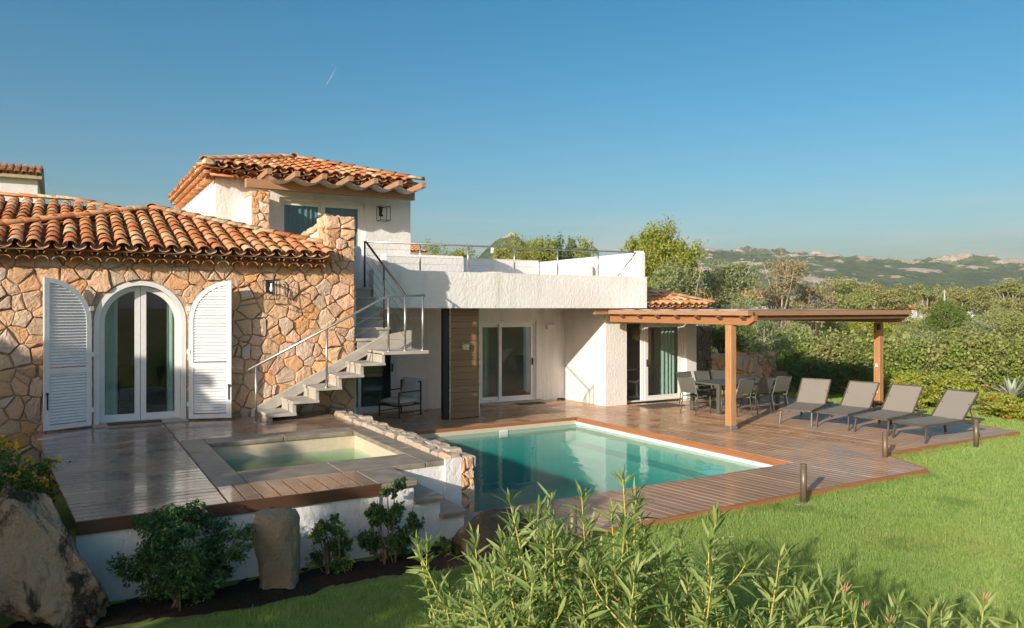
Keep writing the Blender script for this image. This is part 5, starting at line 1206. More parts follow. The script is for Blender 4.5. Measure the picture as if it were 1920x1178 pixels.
def tree(name, lb, pos, h, w, mat, n, leaf, seed, k=12, z0=.3, trunk=.12, bark='bark', aspect=.42, cat='tree', group=None, droop=0., blobs=None, shell=.5, br=.48):
    """trunk with limbs and a crown of leaf clumps; z0 = share of the height below the crown"""
    pos = Vector(pos); t = thing(name, lb, cat, pos, group); zc = pos.z + h * (z0 + (1 - z0) / 2)
    bl = blobs or crown_blobs((pos.x, pos.y, zc), w / 2, h * (1 - z0) / 2, k, seed, br)
    limbs('trunk', pos, [b_[0] for b_ in bl[:9]], trunk, bark, t, seed)
    leafcloud('crown', blobpts(bl, n, seed, shell), leaf, mat, t, aspect, .25, seed, droop=droop); return t
def bush(name, lb, pos, h, w, mat, n, leaf, seed, k=8, cat='shrub', bark='bark', flowers=None, group=None, aspect=.45, br=.55, stems=5, up=.3, shell=.5):
    pos = Vector(pos); t = thing(name, lb, cat, pos, group); g = random.Random(seed)
    bl = crown_blobs((pos.x, pos.y, pos.z + h * .47), w / 2, h * .50, k, seed, br)
    b = MB()
    for i in range(stems):
        c = bl[i % len(bl)][0]; p0 = pos + Vector((g.uniform(-.12, .12) * w, g.uniform(-.12, .12) * w, -.03)); p1 = Vector(c) + Vector((0, 0, h * .1))
        b.tube([p0, p0.lerp(p1, .5) + Vector((g.uniform(-.06, .06), g.uniform(-.06, .06), 0)), p1], [.006 + .006 * h, .005 + .004 * h, .003], 6)
    b.build('stem', bark, t, True)
    P = blobpts(bl, n, seed, shell); P = P[P[:, 2] > pos.z + .02]
    leafcloud('foliage', P, leaf, mat, t, aspect, up, seed)
    if flowers:
        gg = np.random.default_rng(seed); Q = P[gg.choice(len(P), flowers[1], replace=False)]; cen = np.array([pos.x, pos.y, pos.z + h * .4]); d = Q - cen; d /= np.linalg.norm(d, axis=1)[:, None]
        Q = cen + d * (np.linalg.norm(Q - cen, axis=1)[:, None] * .5 + np.array([w / 2, w / 2, h / 2]).mean() * .55)
        Q = np.repeat(Q, 4, 0) + gg.normal(size=(len(Q) * 4, 3)) * flowers[2] * .35
        leafcloud('flowers', Q, flowers[2], flowers[0], t, .8, 0, seed)
    return t

# ---- garden stone wall behind the dining table
gw = thing('garden_wall', 'rough stone garden wall behind the dining table', 'wall', (17.5, 17, GZ))
MB().box(15.52, 17.2, 17.05, 17.4, GZ - .1, 2.05).box(17.2, 20.2, 17.05, 17.4, GZ - .1, 1.1).build('core', 'mortar', gw)
stones(gw, (15.52, 17.05, GZ), (1, 0, 0), (0, 0, 1), (0, -1, 0), 1.7, 2.15, .36, 'stone_shaded', 61, depth=.07); stones(gw, (17.22, 17.05, GZ), (1, 0, 0), (0, 0, 1), (0, -1, 0), 2.98, 1.2, .36, 'stone', 62, depth=.07)
stones(gw, (17.2, 17.03, 1.1), (1, 0, 0), (0, 1, 0), (0, 0, 1), 3.0, .38, .34, 'stone', 63, depth=.05)

# ---- soil bed and foreground planting
def soilbed():
    nx, ny = 60, 12; V = []; F = []
    for j in range(ny + 1):
        for i in range(nx + 1):
            u, v = i / nx, j / ny; x = -.9 + 5.3 * u; y = 7.12 + .1 * math.sin(x * 3.1) + (.78 - .1 * math.sin(x * 3.1)) * v; V.append((x, y, GZ - .01 + .05 * math.sin(math.pi * min(1, v * 1.15)) + random.uniform(-.012, .018)))
    for j in range(ny):
        for i in range(nx): a = j * (nx + 1) + i; F.append((a, a + 1, a + nx + 2, a + nx + 1))
    tag(meshobj('soil_bed', V, F, 'earth', None, True), kind='structure')
soilbed()
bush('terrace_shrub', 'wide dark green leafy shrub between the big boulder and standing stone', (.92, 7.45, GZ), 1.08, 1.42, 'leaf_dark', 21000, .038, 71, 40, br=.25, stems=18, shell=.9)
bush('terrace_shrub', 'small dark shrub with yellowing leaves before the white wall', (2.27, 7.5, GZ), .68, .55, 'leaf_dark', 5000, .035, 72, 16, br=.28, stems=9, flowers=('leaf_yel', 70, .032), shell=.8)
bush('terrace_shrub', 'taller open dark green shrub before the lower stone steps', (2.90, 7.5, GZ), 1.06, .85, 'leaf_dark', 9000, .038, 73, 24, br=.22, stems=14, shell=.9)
bush('low_weed', 'low leafy weed at the foot of the shrub by the steps', (3.55, 7.35, GZ), .22, .4, 'leaf_mid', 500, .05, 74, 5)
bush('flowering_bush', 'bushy green shrub with yellow flowers at the left terrace edge', (-.72, 10.9, .05), 1.0, 1.35, 'leaf_mid', 9500, .045, 75, 14, br=.45, flowers=('flower_y', 240, .05), shell=.6)
bush('flowering_bush', 'smaller yellow flowering bush behind the top of the boulder', (-.72, 9.2, -.05), .72, 1.0, 'leaf_mid', 4200, .05, 76, 10, br=.45, flowers=('flower_y', 150, .045), shell=.6)
def tuft(name, lb, pos, n, ln, mat, seed, spread=.5, w=.012):
    g = random.Random(seed); t = thing(name, lb, 'plant', pos); V = []; F = []
    for i in range(n):
        a = g.uniform(0, 2 * math.pi); p = Vector(pos) + Vector((g.uniform(-.25, .25), g.uniform(-.25, .25), g.uniform(0, .5))); d = Vector((math.cos(a), math.sin(a), 0)); l_ = ln * g.uniform(.6, 1.1); s = Vector((-d.y, d.x, 0)) * w; k = len(V)
        for j in range(5):
            u = j / 4; q = p + d * (l_ * spread * u * (.5 + .5 * u)) + Vector((0, 0, l_ * (u - .62 * u * u))); ww = s * (1 - u) ** .6; V += [tuple(q - ww), tuple(q + ww)]
        F += [(k + 2 * j, k + 2 * j + 1, k + 2 * j + 3, k + 2 * j + 2) for j in range(4)]
    meshobj('foliage', V, F, mat, t); MB().tube([Vector(pos) - Vector((0, 0, .05)), Vector(pos) + Vector((0, 0, .4))], [.06, .03], 8).build('stem', 'bark', t); return t
tuft('grey_grass', 'blue-green tuft of narrow leaves beside the big boulder', (-1.05, 7.55, GZ), 620, .5, 'leaf_grey', 77, .6, .007)
tuft('grey_grass', 'blue-green tuft of narrow leaves above the boulder by the terrace edge', (-.75, 8.45, GZ), 420, .5, 'leaf_grey', 78, .6, .007)

# ---- oleanders in the foreground: every leaf a piece of its own
def oleander_leaf(name, ln, w, bend):
    v = []; f = []; n = 5
    for i in range(n + 1):
        t = i / n; ww = w * math.sin(math.pi * min(1, t * .92 + .06)) ** .8; z = bend * t * t * ln; v += [(-ww, t * ln, z + ww * .45), (0, t * ln, z), (ww, t * ln, z + ww * .45)]
    for i in range(n):
        for k in (0, 1): f.append((i * 3 + k, i * 3 + k + 1, i * 3 + k + 4, i * 3 + k + 3))
    me = bpy.data.meshes.new(name); me.from_pydata(v, [], f); me.materials.append(M['leaf_oleander']); me.polygons.foreach_set('use_smooth', [True] * len(me.polygons)); return me
OL = [oleander_leaf('oleander_leaf', l_, w, b_) for l_, w, b_ in ((.14, .0100, .10), (.125, .0092, -.22), (.15, .0105, -.1), (.105, .0088, .2), (.145, .0098, -.35))]
def oleander(lb, pos, h, seed, stems=6, spread=.33, buds=0):
    g = random.Random(seed); pos = Vector(pos); t = thing('oleander', lb, 'shrub', pos, 'oleanders in the foreground'); shoots = []
    for s in range(stems):
        a = g.uniform(0, 2 * math.pi); rr = spread * math.sqrt(g.uniform(.1, 1)); tip = pos + Vector((math.cos(a) * rr, math.sin(a) * rr, h * g.uniform(.70, .97) if s else h)); p0 = pos + Vector((g.uniform(-.08, .08), g.uniform(-.08, .08), 0))
        m1 = p0.lerp(tip, .55) + Vector((math.cos(a), math.sin(a), 0)) * .10 * g.uniform(-.6, .8) + Vector((0, 0, .08)); pts = [p0 * (1 - i / 8) ** 2 + m1 * 2 * (i / 8) * (1 - i / 8) + tip * (i / 8) ** 2 for i in range(9)]
        shoots.append((pts, .011, .0028))
        for q in range(g.randrange(1, 3)):                      # forked side shoots
            k = g.randrange(4, 7); b0 = pts[k]; aa = g.uniform(0, 2 * math.pi); ln = g.uniform(.22, .42); e = b0 + Vector((math.cos(aa) * .62, math.sin(aa) * .62, .75)) * ln
            mm = b0.lerp(e, .5) + Vector((math.cos(aa), math.sin(aa), -.2)) * .05; shoots.append(([b0 * (1 - i / 8) ** 2 + mm * 2 * (i / 8) * (1 - i / 8) + e * (i / 8) ** 2 for i in range(9)], .0055, .0022))
    for s, (pts, ra, rb) in enumerate(shoots):
        sm = MB().tube(pts, [ra + (rb - ra) * i / 8 for i in range(9)], 6).build('stem', 'stem_yellow', t, True); tip = pts[-1]
        ln = sum((pts[i + 1] - pts[i]).length for i in range(8)); u = max(.12, 1 - .62 / ln); tw = g.uniform(0, 6)
        while u < .995:
            k = min(7, int(u * 8)); p = pts[k].lerp(pts[k + 1], u * 8 - k); d = (pts[k + 1] - pts[k]).normalized(); near = (1 - u) * ln
            nl = 3 if near > .05 else 4
            for q in range(nl):
                b_ = tw + q * 2 * math.pi / nl + g.uniform(-.45, .45); el = R(g.uniform(12, 48) if near > .10 else g.uniform(42, 76))
                x = d.orthogonal().normalized(); y = d.cross(x); out = x * math.cos(b_) + y * math.sin(b_); ld_ = (out * math.cos(el) + d * math.sin(el)).normalized(); nn = (d * math.cos(el) - out * math.sin(el)).normalized(); xx = ld_.cross(nn)
                sc = g.uniform(.48, 1.18) * (1 if near > .05 else .75); m3 = Matrix((xx, ld_, nn)).transposed().to_4x4()
                inst('leaf', OL[g.randrange(5)], Matrix.Translation(p) @ m3 @ Matrix.Rotation(g.uniform(-.8, .8), 4, 'Y') @ Matrix.Scale(sc, 4), sm)
            tw += .9 + g.uniform(-.3, .3); u += g.uniform(.034, .056) / ln * (1 if near > .1 else .6)
        if s < buds:
            bb = MB()
            for q in range(6): e = Vector((g.uniform(-.6, .6), g.uniform(-.6, .6), 1)).normalized() * g.uniform(.03, .08); bb.tube([tip, tip + e * .6, tip + e], [.0018, .003, .0012], 5)
            bb.build('bud', 'bud', sm, True)
    return t
olist = [(.015, 3.35, 1.55, 6, .30, 0, 'oleander in the thick of the clump below the pool corner'), (.125, 3.35, 1.58, 6, .30, 0, 'oleander in the thick of the clump below the near deck'), (.215, 3.35, 1.52, 6, .28, 0, 'oleander in the thick of the clump beside the tallest one'), (-.03, 3.8, 1.46, 6, .30, 0, 'second oleander from the shaded lawn end of the clump'), (.30, 3.25, 1.34, 5, .24, 0, 'oleander low on the lawn end of the clump'),
 (-.055, 4.0, 1.36, 6, .34, 0, 'leftmost oleander clump with leaning yellow stems'), (.0, 3.8, 1.58, 6, .28, 0, 'oleander with one tall bare yellow shoot near the stone steps'),
 (.045, 3.6, 1.72, 6, .26, 0, 'tall leafy oleander before the middle of the near deck'), (.10, 3.8, 1.62, 6, .30, 0, 'oleander whose tips overlap the near deck edge'), (.16, 3.6, 1.80, 6, .26, 0, 'tallest oleander reaching up to the pool water'),
 (.225, 3.7, 1.66, 6, .28, 0, 'oleander just beyond the tallest one on the lawn side'), (.285, 3.5, 1.56, 5, .25, 0, 'oleander in front of the sunlit deck fascia'), (.05, 3.05, 1.42, 6, .30, 0, 'low oleander at the bottom edge below the tall leafy one'), (.17, 3.0, 1.40, 6, .30, 0, 'low oleander at the bottom edge below the tallest one'),
 (-.04, 3.3, 1.22, 5, .26, 0, 'low oleander in the bottom corner of the clump by the shaded lawn'), (.345, 3.5, 1.40, 5, .22, 0, 'upright darker oleander at the lawn side end of the clump'), (.27, 3.0, 1.35, 5, .24, 0, 'low oleander at the bottom edge by the lawn'),
 (.42, 3.5, 1.26, 4, .18, 1, 'small oleander with reddish shoots on the lawn'), (.475, 3.4, 1.22, 4, .18, 2, 'small oleander with pink buds at the bottom of the lawn'), (.535, 3.5, 1.20, 4, .18, 2, 'small oleander with forked pink buds near the last plant'), (.60, 3.5, 1.26, 4, .18, 1, 'last oleander on the lawn with one pink bud')]
for i, (r_, F_, zt_, ns, spd, bd, lb) in enumerate(olist): oleander(lb, place(r_, F_ * 1.17, GZ), 2.6 - (2.6 - zt_) * 1.17 - GZ, 200 + i, ns, spd * 1.12, bd)

# ---- planting beyond the deck
def hedge():
    t = thing('hedge', 'long loose clipped hedge behind the loungers and flower beds', 'hedge', place(.5, 24)); bl = []; g = random.Random(3)
    for i in range(60):
        u = i / 59; r_ = .34 + u * .46; F_ = 27.5 - 5.0 * u; p = place(r_, F_); w = .60 + g.uniform(-.12, .25); hh = 1.70 + g.uniform(-.26, .2) - .25 * max(0, .15 - u) / .15
        bl.append(((p.x + g.uniform(-.2, .2), p.y + g.uniform(-.2, .2), GZ + hh * .52), (w, w, hh * .52)))
        bl.append(((p.x + g.uniform(-.5, .5), p.y + g.uniform(-.5, .5), GZ + hh * .8), (.4, .4, .34)))
    leafcloud('foliage', blobpts(bl, 64000, 5, .33), .115, 'leaf_hedge', t, .6, .2, 6)
    b = MB()
    for c, r_ in bl[::3]: b.tube([(c[0], c[1], GZ - .05), (c[0] + .1, c[1], c[2]), (c[0] + .25, c[1] - .2, c[2] + .6)], [.03, .02, .008], 5)
    b.build('stem', 'bark', t)
hedge()
bush('flower_shrub', 'yellow-green mounded shrub behind the two middle loungers', place(.532, 20.5), .95, 1.6, 'leaf_yel', 5600, .085, 81, 12, flowers=('flower_r', 14, .05))
bush('flower_shrub', 'yellow-green rounded shrub behind the outermost lounger backrest', place(.587, 20.2), .95, 1.5, 'leaf_yel', 5200, .085, 82, 12)
bush('flower_shrub', 'leafy green shrub with red flowers between the yellow-green mounds', place(.562, 20.9), 1.25, 1.2, 'leaf_mid', 4200, .08, 83, 10, flowers=('flower_r', 22, .06))
bush('flower_shrub', 'low sunlit shrub with orange flowers below the agave', place(.655, 18.6), .62, 2.1, 'leaf_yel', 6000, .075, 84, 14, flowers=('flower_r', 40, .05), br=.4)
bush('flower_shrub', 'small green flowering shrub just behind the far pergola post', place(.492, 20.2), .8, .9, 'leaf_mid', 2400, .06, 85, 8, flowers=('flower_r', 10, .05))
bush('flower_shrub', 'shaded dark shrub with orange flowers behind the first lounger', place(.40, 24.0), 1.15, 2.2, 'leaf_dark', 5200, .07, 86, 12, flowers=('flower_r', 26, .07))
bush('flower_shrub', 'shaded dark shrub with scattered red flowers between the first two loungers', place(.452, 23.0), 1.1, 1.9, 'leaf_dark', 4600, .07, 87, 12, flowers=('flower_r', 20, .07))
bush('flower_shrub', 'leafy low shrub in front of the garden wall end', place(.352, 25.2), 1.0, 1.3, 'leaf_mid', 2800, .07, 88, 9)
bush('flower_shrub', 'sunlit bright green shrub at the hedge foot by the picture edge', place(.70, 20.0), .95, 1.5, 'leaf_mid', 4400, .08, 89, 10, flowers=('flower_r', 18, .05))
def agave():
    p = place(.666, 19.6, GZ + .35); t = thing('agave', 'spiky pale grey-green agave in the flower bed', 'agave', p); g = random.Random(4)
    for i in range(24):
        a = 2.4 * i; el = R(20 + 58 * (i / 24)); ln = g.uniform(.55, .8); d = Vector((math.cos(a) * math.cos(el), math.sin(a) * math.cos(el), math.sin(el))); s = Vector((-math.sin(a), math.cos(a), 0)); up_ = s.cross(d) * -1; V = []
        for j in range(5):
            u = j / 4; q = p + d * ln * u + Vector((0, 0, -.12 * u * u)); w = .05 * (math.sin(math.pi * min(1, .25 + u * .75)) ** .7 if u < 1 else 0.02); V += [q - s * w + up_ * .015, q - up_ * .01 * (1 - u), q + s * w + up_ * .015]
        F = [(3 * j + k, 3 * j + k + 1, 3 * j + k + 4, 3 * j + k + 3) for j in range(4) for k in (0, 1)]; meshobj('leaf', V, F, 'agave', t, True)
    MB().lathe((p.x, p.y, GZ - .05), [(.12, 0), (.1, .3), (.05, .45)], 10).build('stem', 'bark', t)
agave()
for i, (r_, F_, s) in enumerate(((.385, 22.6, .2), (.392, 22.2, .14), (.455, 21.6, .22), (.642, 19.9, .3))):
    p = place(r_, F_); rock('bed_rock', ['pale rock at the lawn edge behind the first lounger', 'smaller pale rock beside the one behind the first lounger', 'pale rock in the bed behind the second lounger', 'pale rock next to the agave'][i], (p.x, p.y, GZ - .06), s * 1.3, s, s * .6, 'menhir', 90 + i, None, 3)
tree('small_tree', 'small spreading multi-stemmed tree behind the garden wall', place(.338, 25.0), 2.55, 2.5, 'leaf_olive', 6500, .085, 101, 14, .32, .09, 'bark_pale', br=.42, shell=.6)
tree('small_tree', 'dark shaded leafy bush hanging over the garden wall by the wing', place(.285, 24.6), 2.75, 1.9, 'leaf_mid', 4200, .09, 102, 10, .45, .07, br=.5)
tree('pepper_tree', 'tall feathery yellow-green tree rising behind the roof terrace', place(.195, 34), 6.7, 4.5, 'leaf_pepper', 32000, .20, 103, 38, .12, .22, aspect=.26, droop=.9, br=.34, shell=.7)
tree('olive_tree', 'grey-green olive tree below the tall feathery tree', place(.225, 30), 4.6, 2.9, 'leaf_olive', 9000, .13, 104, 16, .15, .14, 'bark_pale', br=.42)
tree('olive_tree', 'round grey-green olive tree above the low tiled roof', place(.285, 37), 5.0, 3.8, 'leaf_olive', 9500, .15, 105, 16, .1, .16, 'bark_pale', br=.42)
tree('bare_tree', 'large brownish thinly leaved tree with pale bare limbs', place(.36, 41), 5.9, 5.2, 'leaf_brown', 8500, .13, 106, 22, .3, .2, 'bark_pale', br=.34, shell=.7)
tree('bare_tree', 'smaller twiggy brownish tree beside the large bare-limbed one', place(.405, 44), 4.4, 3.6, 'leaf_brown', 5000, .13, 107, 14, .3, .14, 'bark_pale', br=.36, shell=.7)
tree('olive_tree', 'low olive bush in front of the bare-limbed tree', place(.315, 33), 3.4, 3.0, 'leaf_olive', 6500, .13, 108, 12, .08, .12, br=.42)
tree('garden_bush', 'large round bright green bush beyond the hedge', place(.583, 55), 3.6, 3.5, 'leaf_mid', 10500, .16, 109, 20, .02, .16, br=.42, aspect=.3)
for i, (r_, F_, h, w, mt, lb) in enumerate([
 (.43, 50, 2.9, 3.6, 'leaf_scrub', 'low scrub bush behind the pergola middle'), (.475, 46, 2.2, 3.0, 'leaf_yel', 'low yellow-green bush under the pergola beam'), (.525, 60, 2.6, 4.0, 'leaf_scrub', 'scrub bush beside the pergola beam end'),
 (.635, 50, 2.3, 3.4, 'leaf_olive', 'silvery bush next to the big round bush'), (.675, 46, 2.6, 3.6, 'leaf_scrub', 'pale scrub bush at the picture edge beyond the hedge'), (.655, 70, 3.0, 4.6, 'leaf_scrub', 'scrub bush further off behind the silvery bush'), (.55, 42, 1.9, 2.6, 'leaf_olive', 'low silvery bush just over the hedge'), (.60, 38, 1.7, 2.4, 'leaf_scrub', 'low scrub clump just over the hedge below the round bush')]):
    tree('scrub_bush', lb, place(r_, F_), h, w, mt, 5200, .14, 120 + i, 12, .04, .08, br=.44)
for i, (r_, F_, h, w, lb) in enumerate([
 (.43, 100, 6.9, 8, 'far tree behind the bare-limbed tree'), (.487, 112, 7.4, 7.5, 'tall far tree above the pergola end'), (.515, 118, 6.4, 6, 'darker far tree right of the pergola end'), (.55, 112, 7.0, 6.5, 'far spreading tree left of the pole'), (.595, 120, 6.6, 7.5, 'far olive-brown tree behind the round bush'),
 (.632, 125, 6.6, 7, 'far tree above the white cottage'), (.665, 115, 7.0, 7, 'far eucalyptus with pale trunks by the picture edge'), (.70, 110, 6.8, 7, 'far tree at the very edge of the picture'), (.465, 125, 5.8, 7, 'low far tree between two taller ones')]):
    tree('far_tree', lb, place(r_, F_), h, w, 'leaf_far' if i % 3 else 'leaf_scrub', 5200, .34, 140 + i, 14, .2, .25, 'bark_pale', group='trees in the valley', br=.42)
for i, (r_, F_, h, w, mt, lb) in enumerate([
 (-.082, 60, 8.6, 4.6, 'leaf_pepper', 'yellow-green tree behind the roof terrace by the small white house'), (.02, 64, 8.9, 4.6, 'leaf_pepper', 'yellow-green tree in front of the peaked hill'), (-.012, 66, 8.3, 3.6, 'leaf_pepper', 'low yellow-green tree on the left flank of the hill'), (.055, 62, 9.3, 2.6, 'leaf_mid', 'narrow dark tree behind the middle of the roof terrace'),
 (.078, 66, 9.0, 2.2, 'leaf_mid', 'small narrow tree between two yellow-green crowns'), (.098, 62, 9.0, 3.4, 'leaf_pepper', 'round yellow-green tree near the tall feathery tree'), (.04, 58, 8.2, 3.0, 'leaf_pepper', 'yellow-green crown just above the terrace parapet')]):
    tree('garden_tree', lb, place(r_, F_), h, w, mt, 8500, .22, 160 + i, 14, .2, .2, group='trees behind the roof terrace', br=.42, aspect=.35)
# far-off scrub that reads as one mass
g = np.random.default_rng(9); n = 1500; rr = g.uniform(.2, .85, n); FF = 30 * (14 ** g.uniform(0, 1, n)); keep = (FF > 30)
bl = []
for r_, F_ in zip(rr, FF):
    p = place(r_, F_); s = g.uniform(.5, 1.3) * (1 + F_ / 160); bl.append(((p.x, p.y, GZ + s * .4), (s, s, s * .7)))
tag(leafcloud('scrubland', blobpts(bl, 62000, 10), .34, 'leaf_scrub', None, .5, .2, 11), 'olive and yellow scrub covering the valley floor', 'scrub', kind='stuff')
# distant wood line at the foot of the ridge
bl = []
for i in range(420):
    r_ = g.uniform(-.1, .9); F_ = g.uniform(200, 600); p = place(r_, F_); s = g.uniform(3, 5.5); bl.append(((p.x, p.y, GZ + s * .6), (s * 1.3, s * 1.3, s * .8)))
tag(leafcloud('treeline', blobpts(bl, 42000, 12), 1.5, 'leaf_far', None, .6, .2, 13), 'distant band of trees at the foot of the ridge', 'woodland', kind='stuff')

# ---- added hedge outside the frame, top shaped to shade the terrace front and lawn
def shading_hedge():
    t = thing('shading_hedge', 'unseen tall evergreen hedge added west of the terrace for its shade', 'hedge', (-8, 7, GZ)); g = random.Random(8); bl = []; b = MB()
    for i in range(64):
        y = .75 + i * .22; top = float(np.interp(y, [.7, 1.6, 2.3, 2.8, 3.8, 5, 7, 9, 11, 14.6], [5.4, 5.2, 4.6, 4.15, 4.0, 4.4, 4.7, 4.95, 4.9, 5.0])) + g.uniform(-.14, .06)
        z = GZ + .3
        while z < top - .15: r_ = g.uniform(.4, .6); z_ = min(z, top - r_ * .55); bl.append(((-8 + g.uniform(-.35, .35), y + g.uniform(-.1, .1), z_), (.62, r_ * .6, r_ * .62))); z += .42
        if i % 4 == 0: b.tube([(-8, y, GZ - .1), (-8 + g.uniform(-.1, .1), y, top * .5), (-8, y + .1, top - .4)], [.06, .04, .015], 6)
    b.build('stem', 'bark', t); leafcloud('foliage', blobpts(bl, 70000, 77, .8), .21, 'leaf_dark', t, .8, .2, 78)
shading_hedge()

# ---- lawn blades
def grass():
    g = np.random.default_rng(2); n = 1350000; F_ = 5.6 * (4.4 ** g.uniform(0, 1, n)) ; r_ = g.uniform(-.76, .80, n)
    X = RGT.x * r_ * F_ + FWD.x * F_; Y = RGT.y * r_ * F_ + FWD.y * F_
    dxe = np.interp(Y, [7.03, 8.18], [11.95, 12.5])
    ok = ((Y < 7.0) & (Y > -4)) | ((X > dxe + .03) & (Y < 8.16)) | ((X > np.interp(Y, [8.2, 12.5], [17.24, 18.04])) & (Y < 25))
    ok &= ~((X < 4.4) & (Y > 7.16 + .1 * np.sin(X * 3.1))); ok &= ~((X > -1.0) & (X < .1) & (Y > 6.5) & (Y < 7.6)); ok &= (F_ < 24) & (X > -3)
    X, Y, F_ = X[ok], Y[ok], F_[ok]; n = len(X); a = g.uniform(0, 2 * np.pi, n); h = g.uniform(.022, .05, n) * (1 + F_ / 40); w = g.uniform(.0022, .004, n) * (.65 + F_ / 10); lx = g.normal(0, .018, n); ly = g.normal(0, .018, n)
    P0 = np.stack([X - np.cos(a) * w, Y - np.sin(a) * w, np.full(n, GZ)], 1); P1 = np.stack([X + np.cos(a) * w, Y + np.sin(a) * w, np.full(n, GZ)], 1); P2 = np.stack([X + lx, Y + ly, GZ + h], 1)
    for (xa, ya), (xb, yb) in (((4.4, 7.02), (11.95, 7.02)), ((11.98, 7.06), (12.52, 8.15)), ((12.52, 8.165), (17.2, 8.165)), ((17.24, 8.2), (18.04, 12.5))):   # longer tufts left along the deck edge
        k = int(1500 * math.hypot(xb - xa, yb - ya)); t_ = g.uniform(0, 1, k); o_ = -np.abs(g.normal(0, .035, k)); ex = xa + (xb - xa) * t_; ey = ya + (yb - ya) * t_; ll = math.hypot(xb - xa, yb - ya); ex -= (yb - ya) / ll * o_ ; ey += (xb - xa) / ll * o_; clump = .4 + .9 * vnoise(ex * 3, ey * 3, 55, 3)
        a2 = g.uniform(0, 2 * np.pi, k); w2 = g.uniform(.003, .005, k); h2 = g.uniform(.04, .13, k) * clump
        P0 = np.concatenate([P0, np.stack([ex - np.cos(a2) * w2, ey - np.sin(a2) * w2, np.full(k, GZ)], 1)]); P1 = np.concatenate([P1, np.stack([ex + np.cos(a2) * w2, ey + np.sin(a2) * w2, np.full(k, GZ)], 1)]); P2 = np.concatenate([P2, np.stack([ex + g.normal(0, .03, k), ey + g.normal(0, .03, k), GZ + h2], 1)])
    n = len(P0); V = np.stack([P0, P1, P2], 1).reshape(-1, 3); tag(npmesh('grass', V, np.arange(n * 3).reshape(n, 3), 'grass'), 'short green lawn grass around the deck', 'grass', kind='stuff')
grass()

# ================================================================= FAR HOUSES AND SMALL THINGS
def far_house(lb, x0, x1, y0, y1, z1, zr, windows, stuff_tiles=True):
    t = thing('far_house', lb, 'house', ((x0 + x1) / 2, y0, GZ)); MB().box(x0, x1, y0, y1, GZ - .1, z1).build('wall', 'white', t)
    pt = .28; q = math.sqrt(1 + pt * pt); d = (y1 - y0) / 2 + .3
    r = MB().prism([(y0 - .3, z1 - .02), (y0 - .3 + d, z1 - .02 + pt * d), (y1 + .3, z1 - .02), (y1 + .3, z1 - .14), (y0 - .3, z1 - .14)], 'x', x0 - .15, x1 + .15).build('roof', 'mortar', t)
    tile_slope(r, (x0 - .15, y0 - .3, z1 + .02), (1, 0, 0), (0, 1 / q, pt / q), [(0, -.1), (x1 - x0 + .3, -.1), (x1 - x0 + .3, d * q), (0, d * q)], int(x1 * 7) % 90, stuff=True)
    for xa, xb, za, zb in windows:
        w = MB().box(xa, xb, y0 - .04, y0 + .02, za, zb).build('window', 'frame', t); MB().box(xa + .08, xb - .08, y0 - .05, y0 - .042, za + .08, zb - .08).build('pane', 'glass', w)
    return t
fh = far_house('white tile-roofed house rising behind the stone wing', -9.0, -1.1, 35.4, 40.0, 7.85, 0, [(-4.3, -3.3, 5.6, 7.4)])
for xx, nm in ((-4.75, 0), (-3.25, 1)): MB().box(xx, xx + .42, 35.30, 35.35, 5.6, 7.3).build('shutter', 'shutter', fh)
MB().bev(-1.15, -.7, 35.0, 35.5, 5.0, 6.35, .06).build('balcony_pier', 'white', fh)
b = MB(); b.bar((-9, 34.9, 6.3), (-1.15, 34.9, 6.3), .03, .03)
for k in range(16): b.bar((-8.6 + k * .48, 34.9, 5.4), (-8.6 + k * .48, 34.9, 6.3), .015, .015)
b.build('balcony_rail', 'iron', fh)
t = thing('flower_pot', 'red potted geranium on the balcony of the house behind', 'plant pot', (-4.2, 34.8, 5.9)); MB().lathe((-4.2, 34.8, 5.9), [(.10, 0), (.15, .22), (.001, .22)], 12).build('pot', 'tile', t); leafcloud('flowers', blobpts([((-4.2, 34.8, 6.2), (.2, .2, .15))], 120, 3), .09, 'flower_r', t, .8)
p = place(-.118, 46); far_house('small white tiled house just behind the upper storey', p.x - 5, p.x, p.y, p.y + 4, 6.0, 0, [(p.x - 1.0, p.x - .4, 4.8, 5.6)])
p = place(.628, 130); far_house('tiny white cottage far across the valley', p.x - 3.2, p.x + 1, p.y, p.y + 4, 2.7, 0, [(p.x - 1.4, p.x - .6, 1.2, 2.2)])
p = place(.541, 135); far_house('tiny pale shed among the far trees by the pergola end', p.x - 3, p.x + 2, p.y, p.y + 4, 2.6, 0, [(p.x - .5, p.x + .3, 1.0, 2.0)])
p = place(.33, 46); far_house('terracotta-roofed house half hidden among the olive trees', p.x - 4, p.x + 2, p.y, p.y + 4, 3.1, 0, [(p.x - 1, p.x - .2, 1.2, 2.2)])
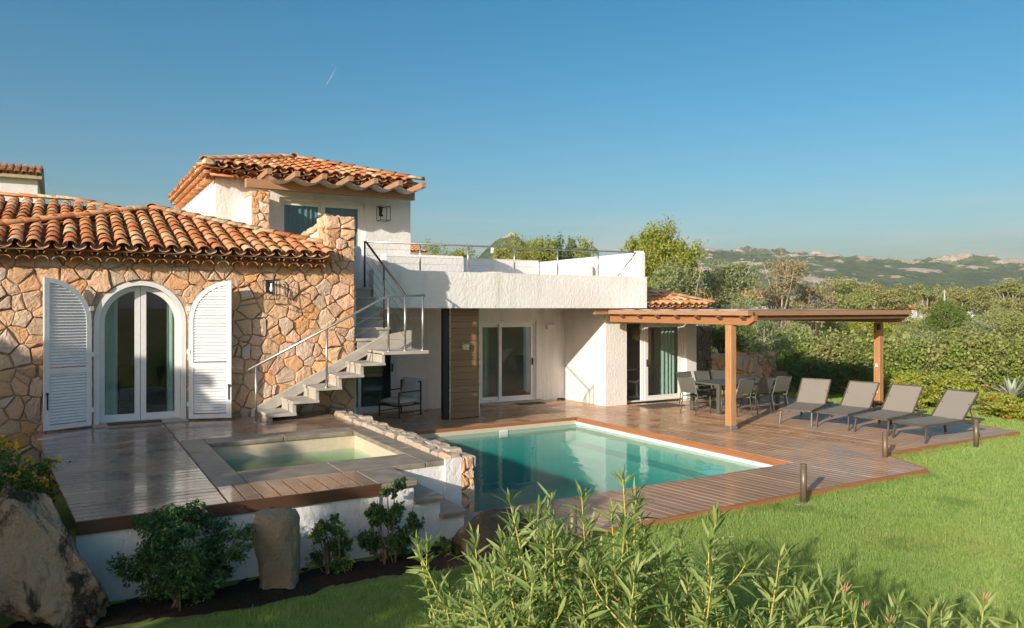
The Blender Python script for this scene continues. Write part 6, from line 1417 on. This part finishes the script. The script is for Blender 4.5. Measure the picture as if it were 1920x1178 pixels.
for r_, F_, h, lb in ((.576, 100, 5.0, 'pale wooden utility pole behind the round bush'), (.668, 128, 5.2, 'pale utility pole near the white cottage')):
    p = place(r_, F_); t = thing('utility_pole', lb, 'pole', p, 'utility poles'); MB().tube([(p.x, p.y, GZ - .1), (p.x, p.y, h)], [.13, .10], 8).build('pole', 'concrete', t, True); MB().bar((p.x - .5, p.y, h - .3), (p.x + .5, p.y, h - .3), .08, .08).build('crossarm', 'concrete', t)
p = place(-.0236, 596, 55); t = thing('hilltop_house', 'tiny white building near the top of the peaked hill', 'house', p); MB().box(p.x - 2, p.x + 2, p.y - 2, p.y + 2, 44, 50.5).build('wall', 'white', t); MB().prism([(p.x - 2.2, 50.5), (p.x + 2.2, 50.5), (p.x, 51.5)], 'y', p.y - 2.2, p.y + 2.2).build('roof', 'canvas', t)
# vapour trail
m, nt, b_, l = newmat('vapour'); nt.nodes.remove(b_); d_ = nt.nodes.new('ShaderNodeBsdfDiffuse'); d_.inputs[0].default_value = (.9, .9, .9, 1); t_ = nt.nodes.new('ShaderNodeBsdfTransparent'); mx = nt.nodes.new('ShaderNodeMixShader'); mx.inputs[0].default_value = .11
l(t_.outputs[0], mx.inputs[1]); l(d_.outputs[0], mx.inputs[2]); l(mx.outputs[0], nt.nodes['Material Output'].inputs['Surface']); M['vapour'] = m
a_ = place(-.2472, 7000, 2.6 + 7000 * 418 / 1408); c_ = place(-.2330, 7000, 2.6 + 7000 * 453 / 1408)
tag(MB().tube([a_, a_.lerp(c_, .5), c_], [3.5, 4.5, 1.0], 8).build('vapour_trail', 'vapour'), 'short thin white vapour trail in the blue sky', 'vapour trail')

# ================================================================= AIR
HAZE = .00014
m, nt, b_, l = newmat('thin_air'); nt.nodes.remove(b_); pv = nt.nodes.new('ShaderNodeVolumePrincipled'); pv.inputs['Color'].default_value = (.80, .90, 1, 1); pv.inputs['Density'].default_value = HAZE; pv.inputs['Anisotropy'].default_value = 0
l(pv.outputs[0], nt.nodes['Material Output'].inputs['Volume']); M['thin_air'] = m
tag(MB().box(-4100, 4100, -4100, 4100, -2.8, 150).build('haze', 'thin_air'), kind='stuff')
